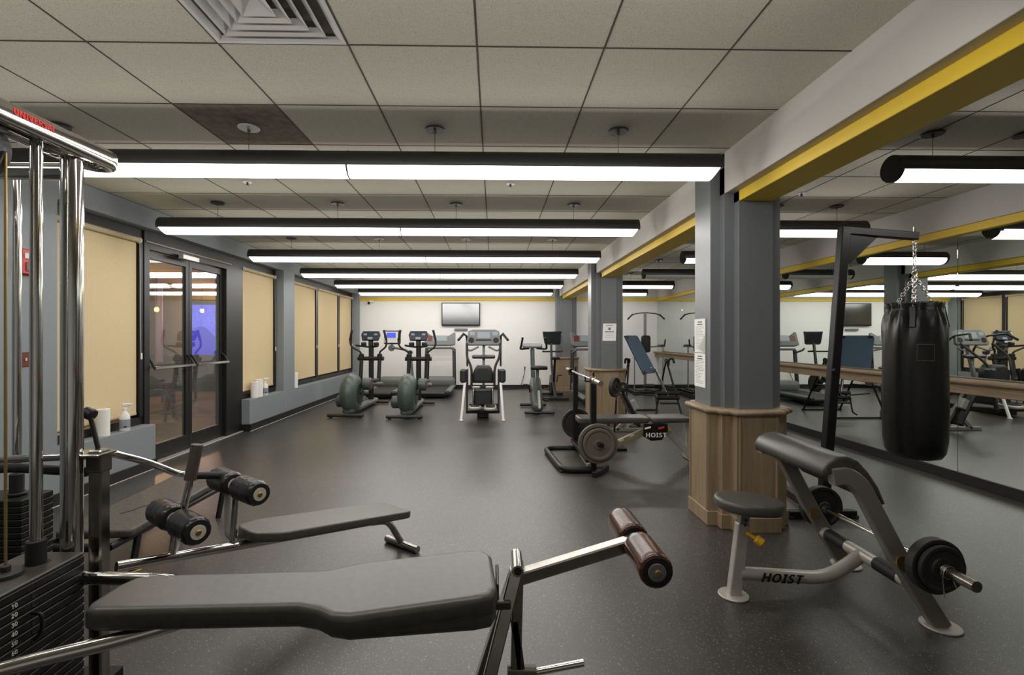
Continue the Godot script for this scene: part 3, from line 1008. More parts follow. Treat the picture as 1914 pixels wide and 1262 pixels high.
	st = S(); disc(st, W.call(-1.67, 0.61, 1.71), W.call(-1.67, 0.628, 1.71), 0.048, 22); disc(st, W.call(-1.67, 0.626, 1.71), W.call(-1.67, 0.65, 1.71), 0.014, 8); part(t, "cable_collar", st, M.black_iron)
	st = S(); tube(st, bend([W.call(-1.555, 0.50, 1.68), W.call(-1.52, 0.50, 1.68), W.call(-1.52, 0.44, 1.68), W.call(-1.545, 0.41, 1.68)], 0.02), 0.006, 8); part(t, "selector_pin", st, M.black_steel)
	# second stack
	pl = S()
	box(pl, Vector3.ZERO, Vector3(0.42, 0.0275, 0.17), Basis(), 0.003)
	pm = mesh_of(pl)
	for i in 21:
		var w := put(t, "weight_plate", pm, M.black_steel)
		w.position = W.call(-2.42, 0.665 - 0.0153 - i * 0.0305, 2.42)
	for x in [-2.31, -2.52]:
		st = S(); tube(st, [W.call(x, 0.6, 2.42), W.call(x, 2.225, 2.42)], 0.018, 14); part(t, "guide_rod", st, M.chrome)
		st = S(); disc(st, W.call(x, 0.665, 2.42), W.call(x, 0.68, 2.42), 0.04, 18); disc(st, W.call(x, 0.678, 2.42), W.call(x, 0.77, 2.42), 0.028, 16); part(t, "bushing", st, M.rubber_black)
	st = S(); bar(st, W.call(-2.65, 2.23, 2.42), W.call(-2.2, 2.23, 2.42), 0.05, 0.04); bar(st, W.call(-2.42, 2.22, 2.42), W.call(-2.42, 2.10, 1.96), 0.05, 0.04); part(t, "rear_header", st, M.worn_chrome)
	st = S(); box(st, W.call(-2.1, 0.03, 2.05), Vector3(1.1, 0.05, 0.07)); box(st, W.call(-2.42, 0.03, 2.2), Vector3(0.07, 0.05, 0.5)); box(st, W.call(-1.66, 0.012, 1.66), Vector3(0.2, 0.02, 0.7)); part(t, "base_frame", st, M.black_steel)
	# short square post with clamp, grip lever and bent press arm
	st = S(); box(st, W.call(-1.585, 0.49, 2.0), Vector3(0.052, 0.98, 0.052), Basis(), 0.006); part(t, "short_post", st, M.worn_chrome)
	st = S(); box(st, W.call(-1.585, 0.93, 2.0), Vector3(0.06, 0.08, 0.062)); disc(st, W.call(-1.567, 0.955, 1.968), W.call(-1.567, 0.955, 1.958), 0.014, 14); part(t, "post_sleeve", st, M.dark_steel)
	st = S()
	box(st, W.call(-1.625, 0.962, 2.0), Vector3(0.15, 0.012, 0.1)); part(t, "clamp_plate", st, M.worn_chrome)
	st = S(); tube(st, [W.call(-1.60, 0.96, 2.02), W.call(-1.645, 1.11, 2.03)], 0.009, 8); disc(st, W.call(-1.668, 1.125, 2.03), W.call(-1.63, 1.11, 2.03), 0.024, 14); part(t, "adjust_lever", st, M.black_steel)
	st = S()
	tube(st, bend([W.call(-2.1, 0.93, 2.02), W.call(-1.62, 0.95, 2.02), W.call(-1.585, 0.95, 2.06), W.call(-1.60, 0.86, 2.28), W.call(-1.565, 0.73, 2.50), W.call(-1.358, 0.705, 2.60)], 0.08), 0.0155, 14)
	part(t, "press_arm", st, M.chrome)
	st = S(); tube(st, [W.call(-1.53, 0.726, 2.517), W.call(-1.365, 0.706, 2.597)], 0.0185, 14); part(t, "hand_grip", st, M.rubber_black)
	st = S(); tube(st, bend([W.call(-2.25, 0.86, 2.15), W.call(-2.0, 0.88, 2.1), W.call(-1.66, 0.88, 2.03)], 0.05), 0.02, 12); part(t, "rear_arm", st, M.black_steel)

func make_leg_bench() -> void:
	var o := V(-0.6, 0, 1.75)
	var t := thing("leg_curl_bench", "long dark grey padded leg curl bench in front, with brown rollers on a lever", "exercise bench", o)
	var W := func(x: float, y: float, d: float) -> Vector3: return V(x, y, d) - o
	# pad outline at the height of its top face (x, -d)
	var q := [[-1.24, 1.545], [-0.62, 1.555], [-0.55, 1.535], [-0.50, 1.50], [-0.44, 1.49], [-0.06, 1.585], [-0.005, 1.61], [0.012, 1.66], [-0.008, 1.90], [-0.035, 1.945], [-0.09, 1.955], [-0.48, 1.86], [-0.54, 1.835], [-0.60, 1.80], [-0.66, 1.795], [-1.22, 1.775], [-1.262, 1.755], [-1.285, 1.70], [-1.29, 1.59], [-1.275, 1.555]]
	var poly := []
	for p in q: poly.append(Vector2(p[0] - o.x, -p[1] - o.z))
	var st := S()
	pad(st, poly, 0.508, 0.585, 0.022, Transform3D(), 5)
	part(t, "pad", st, M.vinyl)
	# thicker wedge under the wide hip end
	st = S()
	var wp := []
	for p in [[-0.50, 1.50], [-0.44, 1.492], [-0.06, 1.588], [-0.008, 1.612], [0.008, 1.66], [-0.012, 1.90], [-0.038, 1.942], [-0.09, 1.952], [-0.48, 1.857], [-0.53, 1.83]]: wp.append(Vector2(p[0] - o.x, -p[1] - o.z))
	pad(st, wp, 0.0, 0.07, 0.02, Transform3D(Basis(Vector3(1, -0.085, 0), Vector3(0, 1, 0), Vector3(0, 0, 1)), Vector3(0, 0.516, 0)), 4)
	part(t, "hip_wedge", st, M.vinyl)
	st = S(); box(st, W.call(0.012, 0.535, 1.79), Vector3(0.012, 0.06, 0.16), Basis(), 0.005); part(t, "end_strap", st, M.vinyl_black)
	# chrome yoke that carries the pad
	st = S()
	tube(st, bend([W.call(-1.62, 0.512, 1.9), W.call(-1.18, 0.512, 1.88), W.call(-0.95, 0.488, 1.7), W.call(-1.18, 0.478, 1.56), W.call(-1.34, 0.468, 1.5), W.call(-1.75, 0.42, 1.36)], 0.12, 8), 0.0235, 16)
	part(t, "yoke", st, M.chrome)
	st = S(); bar(st, W.call(-1.05, 0.478, 1.70), W.call(0.06, 0.47, 1.77), 0.05, 0.03); part(t, "spine", st, M.dark_steel)
	# A-shaped leg
	for e in [[-0.02, 1.68], [-0.02, 1.92]]:
		st = S(); bar(st, W.call(0.082, 0.57, 1.80), W.call(e[0] - 0.06, 0.0, e[1]), 0.045, 0.045, Vector3.RIGHT, 0.004); part(t, "leg", st, M.worn_chrome)
	st = S(); bar(st, W.call(0.09, 0.60, 1.80), W.call(0.075, 0.0, 1.80), 0.05, 0.038, Vector3.RIGHT, 0.004); part(t, "post", st, M.worn_chrome)
	st = S(); box(st, W.call(0.0, 0.012, 1.8), Vector3(0.3, 0.02, 0.4)); part(t, "foot_plate", st, M.dark_steel)
	st = S(); tube(st, [W.call(0.085, 0.60, 1.73), W.call(0.085, 0.60, 1.87)], 0.021, 18); part(t, "pivot_tube", st, M.chrome)
	st = S(); lathe(st, W.call(0.085, 0.60, 1.7285), Vector3(0, 0, 1), [Vector2(0.0, -0.0), Vector2(0.014, 0.0)], 16); part(t, "pivot_bore", st, M.rubber_black)
	# lever with rollers
	st = S(); bar(st, W.call(0.09, 0.545, 1.80), W.call(0.53, 0.655, 1.84), 0.05, 0.046, Vector3.UP, 0.005); part(t, "lever", st, M.worn_chrome)
	st = S(); tube(st, [W.call(0.54, 0.65, 1.63), W.call(0.54, 0.65, 2.07)], 0.012, 12); part(t, "roller_axle", st, M.dark_steel)
	roller(t, W.call(0.54, 0.65, 1.815), W.call(0.54, 0.65, 1.61), 0.058, M.foam_brown, M.console_grey)
	roller(t, W.call(0.54, 0.65, 1.87), W.call(0.54, 0.65, 2.075), 0.058, M.foam_brown, M.console_grey)
	st = S(); tube(st, [W.call(0.14, 0.20, 1.79), W.call(0.33, 0.235, 1.79)], 0.013, 14); part(t, "weight_peg", st, M.chrome)
	st = S(); tube(st, [W.call(0.05, 0.20, 1.79), W.call(0.155, 0.20, 1.79)], 0.026, 14); bar(st, W.call(0.10, 0.2, 1.79), W.call(0.075, 0.4, 1.79), 0.03, 0.03); part(t, "peg_collar", st, M.dark_steel)

func make_sit_up_board() -> void:
	var o := V(-1.2, 0, 2.7)
	var t := thing("sit_up_board", "chrome sit-up board with black pad, four rollers and an upright grip", "exercise bench", o)
	var u := Vector3(0.62, 0, -0.785).normalized()
	var w := Vector3(-0.785, 0, -0.62).normalized()
	var A := func(s: float, side: float, up: float) -> Vector3:     # along the board from the hook, sideways, above its tube
		return V(-1.64, 0.44 - 0.156 * s + up, 2.13) + u * s + w * side - o
	var st := S()
	tube(st, [A.call(0.02, 0, 0), A.call(1.46, 0, 0)], 0.023, 16)
	part(t, "frame_tube", st, M.chrome)
	st = S(); tube(st, bend([A.call(0.10, -0.03, -0.02), A.call(-0.06, -0.03, -0.045), A.call(-0.06, 0.03, -0.045), A.call(0.1, 0.03, -0.02)], 0.03), 0.006, 8); part(t, "hook", st, M.brass)
	st = S()
	var sl := (A.call(1.5, 0, 0.045) - A.call(0.58, 0, 0.045)) as Vector3
	var tr := place((A.call(0.55, 0, 0.03) as Vector3), w, sl.cross(w) * (1.0 if sl.cross(w).y > 0 else -1.0))
	# in the pad's own plane: x across, z along
	var dz := tr.basis.inverse() * sl.normalized()
	var sgn := 1.0 if dz.z > 0 else -1.0
	var poly := [Vector2(-0.055, 0.0), Vector2(0.055, 0.0), Vector2(0.10, 0.02 * sgn), Vector2(0.15, 0.13 * sgn), Vector2(0.155, 0.17 * sgn), Vector2(0.155, 1.0 * sgn), Vector2(0.145, 1.025 * sgn), Vector2(-0.145, 1.025 * sgn), Vector2(-0.155, 1.0 * sgn), Vector2(-0.155, 0.17 * sgn), Vector2(-0.15, 0.13 * sgn), Vector2(-0.10, 0.02 * sgn)]
	pad(st, poly, 0.0, 0.048, 0.01, tr, 3)
	part(t, "pad", st, M.vinyl)
	# rollers
	for q in [[0.25, 0.17, 0.062], [0.52, 0.31, 0.06]]:
		var up: float = q[1]
		st = S(); tube(st, [A.call(q[0], 0.24, up), A.call(q[0], -0.24, up)], 0.011, 10); part(t, "roller_axle", st, M.dark_steel)
		roller(t, A.call(q[0], -0.03, up), A.call(q[0], -0.235, up), q[2], M.vinyl_black, M.washer, 0.03)
		roller(t, A.call(q[0], 0.03, up), A.call(q[0], 0.235, up), q[2], M.vinyl_black, M.washer, 0.03)
		st = S(); tube(st, [A.call(q[0] - 0.02, 0, 0.0), A.call(q[0], 0, up)], 0.017, 14); part(t, "roller_post", st, M.chrome)
	st = S(); tube(st, bend([A.call(0.66, 0.1, 0.01), A.call(0.52, 0.1, 0.01), A.call(0.52, 0.1, 0.30)], 0.05), 0.017, 12); part(t, "brace", st, M.silver_paint)
	st = S(); tube(st, [A.call(0.25, 0.03, 0.02), A.call(0.33, -0.01, 0.50)], 0.0165, 14); part(t, "grip_pole", st, M.chrome)
	st = S(); tube(st, [A.call(0.305, 0.0, 0.355), A.call(0.332, -0.012, 0.525)], 0.0265, 16); part(t, "hand_grip", st, M.grip_brown)
	# foot
	st = S(); tube(st, bend([A.call(1.36, 0, -0.005), A.call(1.50, 0, -0.01), V(-0.625, 0.028, 3.34) - o], 0.06), 0.021, 14); part(t, "foot_post", st, M.worn_chrome)
	st = S(); tube(st, [V(-0.625, 0.024, 3.34) - o - w * 0.155, V(-0.625, 0.024, 3.34) - o + w * 0.155], 0.024, 16); part(t, "foot_bar", st, M.worn_chrome)

func make_low_bench() -> void:
	var o := V(-2.37, 0, 3.5)
	var t := thing("flat_bench", "worn black flat bench on black tube frame beside the window ledge", "exercise bench", o)
	var st := S()
	pad(st, rrect(0.43, 1.2, 0.03), 0.25, 0.30, 0.014, Transform3D(Basis(Vector3.UP, deg_to_rad(3.0)), Vector3.ZERO), 3); part(t, "pad", st, M.worn_vinyl)
	for sx in [-0.19, 0.19]:
		st = S(); tube(st, bend([Vector3(sx, 0.0, -0.42), Vector3(sx, 0.225, -0.5), Vector3(sx, 0.232, 0.5), Vector3(sx * 1.0, 0.235, 0.68)], 0.06), 0.02, 12); part(t, "side_tube", st, M.black_steel)
		st = S(); tube(st, [Vector3(sx, 0.23, 0.45), Vector3(sx * 1.15, 0.0, 0.55)], 0.02, 12); part(t, "leg", st, M.black_steel)
	st = S(); tube(st, [Vector3(-0.28, 0.24, 0.69), Vector3(0.20, 0.24, 0.69)], 0.024, 14); part(t, "end_tube", st, M.black_steel)
	# split in the cover
	st = S(); var z := 0.16
	tube(st, [Vector3(-0.02, 0.2995, 0.32), Vector3(0.02, 0.3005, 0.26), Vector3(0.03, 0.3, 0.2), Vector3(0.07, 0.3005, 0.13)], 0.004, 6); part(t, "cover_split", st, M.rubber_black)

func plate(parent: Node, c: Vector3, ax: Vector3, r: float, th: float, m: Material, called := "weight_plate") -> MeshInstance3D:
	var st := S()
	var h := th / 2
	lathe(st, c, ax, [Vector2(0.026, -h), Vector2(0.05, -h), Vector2(0.055, -h * 0.5), Vector2(r * 0.78, -h * 0.45), Vector2(r * 0.86, -h), Vector2(r - 0.003, -h), Vector2(r, -h + 0.003), Vector2(r, h - 0.003), Vector2(r - 0.003, h), Vector2(r * 0.86, h), Vector2(r * 0.78, h * 0.45), Vector2(0.055, h * 0.5), Vector2(0.05, h), Vector2(0.026, h), Vector2(0.026, -h)], 40)
	return part(parent, called, st, m)

func make_preacher() -> void:
	var o := V(1.8, 0, 2.68)
	var t := thing("preacher_bench", "grey steel preacher curl bench with curved arm pad beside the column", "exercise bench", o)
	var W := func(x: float, y: float, d: float) -> Vector3: return V(x, y, d) - o
	# side legs: flat curved bars
	for d in [2.37, 3.02]:
		var path := bend([W.call(1.655, 0.745, d), W.call(1.73, 0.755, d), W.call(1.80, 0.70, d), W.call(1.99, 0.34, d), W.call(2.205, 0.0, d)], 0.12, 8)
		var st := S()
		var rings := []
		for i in path.size():
			var tg: Vector3 = (path[mini(i + 1, path.size() - 1)] - path[maxi(i - 1, 0)]).normalized()
			var nn := tg.cross(Vector3(0, 0, 1)).normalized()
			var rg := []
			var hw := 0.042
			for q in [[-hw, -0.018], [-hw + 0.006, -0.025], [hw - 0.006, -0.025], [hw, -0.018], [hw, 0.018], [hw - 0.006, 0.025], [-hw + 0.006, 0.025], [-hw, 0.018]]:
				rg.append(path[i] + nn * q[0] + Vector3(0, 0, q[1]))
			rings.append(rg)
		for i in rings.size() - 1:
			for k in 8:
				st.set_smooth_group(10 + k)
				var l := (k + 1) % 8
				quad(st, rings[i][k], rings[i + 1][k], rings[i + 1][l], rings[i][l])
		st.set_smooth_group(FLAT)
		for k in range(1, 7):
			tri(st, rings[0][0], rings[0][k], rings[0][k + 1])
			tri(st, rings[-1][0], rings[-1][k + 1], rings[-1][k])
		part(t, "leg", st, M.grey_paint)
		st = S(); disc(st, W.call(2.205, 0.0, d), W.call(2.205, 0.01, d), 0.085, 28, 0.003); part(t, "foot_plate", st, M.silver_paint)
		st = S(); tube(st, [W.call(1.985, 0.335, d - 0.035), W.call(1.985, 0.335, d + 0.035)], 0.03, 16); part(t, "bar_rest", st, M.brass)
	var st2 := S()
	# cross tube
	st2 = S(); tube(st2, [W.call(2.055, 0.215, 2.39), W.call(2.055, 0.215, 3.0)], 0.034, 18); part(t, "cross_tube", st2, M.silver_paint)
	for q in [[2.43, 2.58], [2.80, 2.96]]:
		st2 = S(); tube(st2, [W.call(2.055, 0.215, q[0]), W.call(2.055, 0.215, q[1])], 0.037, 18); part(t, "foam_sleeve", st2, M.rubber_black)
	st2 = S(); tube(st2, bend([W.call(2.055, 0.215, 2.69), W.call(1.86, 0.085, 2.69), W.call(1.355, 0.125, 2.68)], 0.13, 8), 0.035, 20); part(t, "main_tube", st2, M.silver_paint)
	lettering(t, "tube_lettering", "HOIST", W.call(1.575, 0.108, 2.643), Vector3(0.51, -0.04, 0), Vector3.UP, 0.05, M.black_print, 1.12, true, 0.25)
	# seat post, seat
	st2 = S(); bar(st2, W.call(1.325, 0.0, 2.68), W.call(1.375, 0.40, 2.68), 0.065, 0.05, Vector3(0, 0, 1), 0.005); part(t, "seat_post", st2, M.silver_paint)
	st2 = S(); bar(st2, W.call(1.368, 0.34, 2.68), W.call(1.392, 0.482, 2.68), 0.05, 0.038, Vector3(0, 0, 1), 0.004)
	var inner := part(t, "seat_stem", st2, M.grey_paint)
	for i in 4:
		st2 = S(); disc(st2, W.call(1.377 + i * 0.005, 0.40 + i * 0.026, 2.654), W.call(1.377 + i * 0.005, 0.40 + i * 0.026, 2.651), 0.007, 10, 0.001); part(inner, "adjust_hole", st2, M.rubber_black)
	st2 = S(); disc(st2, W.call(1.325, 0.0, 2.68), W.call(1.325, 0.01, 2.68), 0.08, 28, 0.003); part(t, "foot_plate", st2, M.silver_paint)
	st2 = S(); tube(st2, [W.call(1.38, 0.36, 2.65), W.call(1.425, 0.335, 2.62)], 0.011, 10); disc(st2, W.call(1.42, 0.34, 2.625), W.call(1.45, 0.315, 2.61), 0.024, 14, 0.006); part(t, "pull_knob", st2, M.yellow_knob)
	st2 = S()
	pad(st2, rrect(0.37, 0.30, 0.148, 8), 0.0, 0.058, 0.02, place(W.call(1.41, 0.478, 2.68), Vector3(1, -0.06, 0), Vector3(0.06, 1, 0)), 4)
	part(t, "seat", st2, M.vinyl)
	# arm pad: a rounded crest with a long face sloping away from the seat
	var sec := []
	for q in [[1.615, 0.735], [1.61, 0.775], [1.635, 0.815], [1.68, 0.842], [1.735, 0.846], [1.79, 0.822], [1.84, 0.765], [1.89, 0.69], [1.925, 0.61], [1.905, 0.60], [1.86, 0.66], [1.80, 0.735], [1.74, 0.77], [1.67, 0.765]]:
		sec.append(Vector2(q[0] - o.x, q[1]))
	st2 = S()
	pad(st2, sec, -0.32, 0.32, 0.014, Transform3D(Basis(Vector3(1, 0, 0), Vector3(0, 0, -1), Vector3(0, 1, 0)), Vector3.ZERO), 3)
	part(t, "arm_pad", st2, M.vinyl)
	st2 = S(); bar(st2, W.call(1.72, 0.745, 2.39), W.call(1.72, 0.745, 3.0), 0.06, 0.025); part(t, "pad_carrier", st2, M.black_steel)
	# barbell lying in the rests
	var b := thing("short_barbell", "short barbell with small black plates resting on the preacher bench", "barbell", V(2.065, 0.36, 2.65))
	var ax := Vector3(0, 0, 1)
	st2 = S(); tube(st2, [Vector3(0, 0, 0.36), Vector3(0, 0, -0.36)], 0.0135, 14); part(b, "bar", st2, M.chrome)
	for s in [-1.0, 1.0]:
		st2 = S(); tube(st2, [Vector3(0, 0, s * 0.355), Vector3(0, 0, s * 0.60)], 0.025, 18); part(b, "sleeve", st2, M.worn_chrome)
		st2 = S(); disc(st2, Vector3(0, 0, s * 0.36), Vector3(0, 0, s * 0.375), 0.04, 18); part(b, "collar", st2, M.dark_steel)
		plate(b, Vector3(0, 0, s * 0.40), ax, 0.128, 0.045, M.black_iron)
		plate(b, Vector3(0, 0, s * 0.435), ax, 0.108, 0.024, M.black_iron)
		st2 = S()
		var coil := []
		for k in 37:
			coil.append(Vector3(cos(k * 0.6) * 0.029, sin(k * 0.6) * 0.029, s * (0.455 + k * 0.0006)))
		var last: Vector3 = coil[-1]
		coil.append(Vector3(last.x * 1.3, last.y * 1.3 - 0.03, last.z)); coil.append(Vector3(last.x * 1.3 + 0.01, -0.11, last.z))
		tube(st2, coil, 0.0026, 6)
		tube(st2, [Vector3(0.02, -0.02, s * 0.458), Vector3(0.035, -0.07, s * 0.47)], 0.0026, 6)
		part(b, "spring_clip", st2, M.chrome)

func make_bag() -> void:
	var t := thing("bag_stand", "black steel punching bag stand leaning in front of the mirrors", "stand", V(2.6, 0, 3.82))
	var o := V(2.6, 0, 3.82)
	var W := func(x: float, y: float, d: float) -> Vector3: return V(x, y, d) - o
	var st := S(); bar(st, W.call(2.60, 0.03, 3.82), W.call(2.775, 2.29, 3.82), 0.07, 0.07, Vector3(0, 0, 1), 0.006); part(t, "upright", st, M.black_steel)
	st = S(); bar(st, W.call(2.74, 2.275, 3.82), W.call(3.345, 2.225, 3.80), 0.06, 0.06, Vector3.UP, 0.006); part(t, "arm", st, M.black_steel)
	st = S(); pad(st, [Vector2(0, 0), Vector2(0.26, -0.02), Vector2(0.03, -0.24), Vector2(0.0, -0.24)], -0.02, 0.02, 0.002, Transform3D(Basis(Vector3(1, 0, 0), Vector3(0, 0, -1), Vector3(0, 1, 0)), W.call(2.78, 2.25, 3.82)), 1); part(t, "gusset", st, M.black_steel)
	st = S(); tube(st, [W.call(3.325, 2.18, 3.80), W.call(3.325, 2.30, 3.80)], 0.008, 10); part(t, "eye_bolt", st, M.chrome)
	st = S(); bar(st, W.call(2.33, 0.03, 3.82), W.call(2.86, 0.03, 3.82), 0.06, 0.06); bar(st, W.call(2.6, 0.03, 3.82), W.call(2.75, 0.03, 5.0), 0.06, 0.06); bar(st, W.call(2.35, 0.03, 5.0), W.call(3.1, 0.03, 5.0), 0.06, 0.06); part(t, "base_frame", st, M.black_steel)
	for x in [2.34, 2.85]:
		st = S(); disc(st, W.call(x, 0.0, 3.82), W.call(x, 0.02, 3.82), 0.035, 14); part(t, "rubber_foot", st, M.rubber_black)
	st = S(); disc(st, W.call(2.655, 1.17, 3.775), W.call(2.655, 1.17, 3.76), 0.012, 10); disc(st, W.call(2.70, 1.17, 3.82), W.call(2.72, 1.17, 3.82), 0.01, 10); part(t, "joint_bolt", st, M.dark_steel)
	# chain
	var c := thing("bag_chain", "chrome chain hanging the black punching bag", "chain", V(3.325, 2.19, 3.80))
	var link := S()
	var lp := []
	for k in 14:
		var a := TAU * k / 14
		lp.append(Vector3(cos(a) * 0.011, sin(a) * 0.011 + signf(sin(a)) * 0.008, 0))
	tube(link, lp, 0.0032, 6, true)
	var lm := mesh_of(link)
	var y := -0.012
	for i in 9:
		var o2 := put(c, "link", lm, M.chrome)
		o2.position = Vector3(0, y, 0); o2.rotation_degrees.y = 90.0 * (i % 2)
		y -= 0.027
	st = S()
	var rp := []
	for k in 20:
		var a := TAU * k / 20
		rp.append(Vector3(cos(a) * 0.02, sin(a) * 0.02 + y - 0.005, 0))
	tube(st, rp, 0.004, 6, true)
	part(c, "ring", st, M.chrome)
	var top := Vector3(0, y - 0.025, 0)
	for k in 4:
		var a := PI / 4 + PI / 2 * k
		var e := Vector3(cos(a) * 0.155, -0.585, sin(a) * 0.155)
		var n := 14
		for i in n:
			var o3 := put(c, "link", lm, M.chrome)
			var p := top.lerp(e, (i + 0.5) / n)
			var dir := (e - top).normalized()
			var xx := dir.cross(Vector3(sin(a), 0, -cos(a))).normalized()
			var bb := Basis(xx, dir, xx.cross(dir)) if i % 2 == 0 else Basis(xx.cross(dir), dir, -xx)
			o3.transform = Transform3D(bb.orthonormalized(), p)
	# bag
	var g := thing("punching_bag", "black leather heavy punching bag hanging in front of the mirrors", "punching bag", V(3.325, 0.475, 3.80))
	st = S()
	var rings := []
	var hs := [[0.0, 0.0], [0.12, 0.004], [0.165, 0.02], [0.19, 0.06], [0.203, 0.15], [0.207, 0.35], [0.206, 0.6], [0.205, 0.85], [0.204, 0.93], [0.202, 1.0], [0.197, 1.05], [0.19, 1.09], [0.178, 1.13], [0.164, 1.16], [0.158, 1.185], [0.168, 1.215], [0.164, 1.226], [0.15, 1.2], [0.0, 1.17]]
	var sides := 88
	for q in hs:
		var rg := []
		for k in sides:
			var a := TAU * k / sides
			var pucker := clampf((float(q[1]) - 0.88) / 0.3, 0.0, 1.0) * 0.019
			var rr: float = q[0] + (pucker * sin(a * 11.0 + q[1] * 3.0) + pucker * 0.6 * sin(a * 5.0)) * (1.0 if q[0] > 0.05 else 0.0)
			rg.append(Vector3(cos(a) * rr, q[1], sin(a) * rr))
		rings.append(rg)
	st.set_smooth_group(1)
	for i in rings.size() - 1:
		for k in sides:
			var l := (k + 1) % sides
			quad(st, rings[i][k], rings[i][l], rings[i + 1][l], rings[i + 1][k])
	part(g, "bag_body", st, M.vinyl_black)
	# stitched square patch
	st = S()
	for e in [[0.10, 0.90, 0.62, 0.90], [0.10, 0.90, 0.10, 0.775], [0.62, 0.90, 0.62, 0.775], [0.10, 0.775, 0.62, 0.775]]:
		var pp := []
		for i in 9:
			var a := PI / 2 + 0.75 - lerpf(e[0], e[2], i / 8.0) 
			pp.append(Vector3(cos(a) * 0.2075, lerpf(e[1], e[3], i / 8.0), sin(a) * 0.2075))
		tube(st, pp, 0.0013, 5)
	part(g, "stitching", st, M.stitch)
	for k in 4:
		var a := PI / 4 + PI / 2 * k
		st = S(); tube(st, [Vector3(cos(a) * 0.155, 1.20, sin(a) * 0.155), Vector3(cos(a) * 0.157, 1.13, sin(a) * 0.157)], 0.008, 8); part(g, "d_ring", st, M.chrome)
		st = S(); bar(st, Vector3(cos(a) * 0.178, 1.19, sin(a) * 0.178), Vector3(cos(a) * 0.205, 1.03, sin(a) * 0.205), 0.035, 0.006, Vector3(cos(a), 0, sin(a))); part(g, "strap", st, M.vinyl_black)

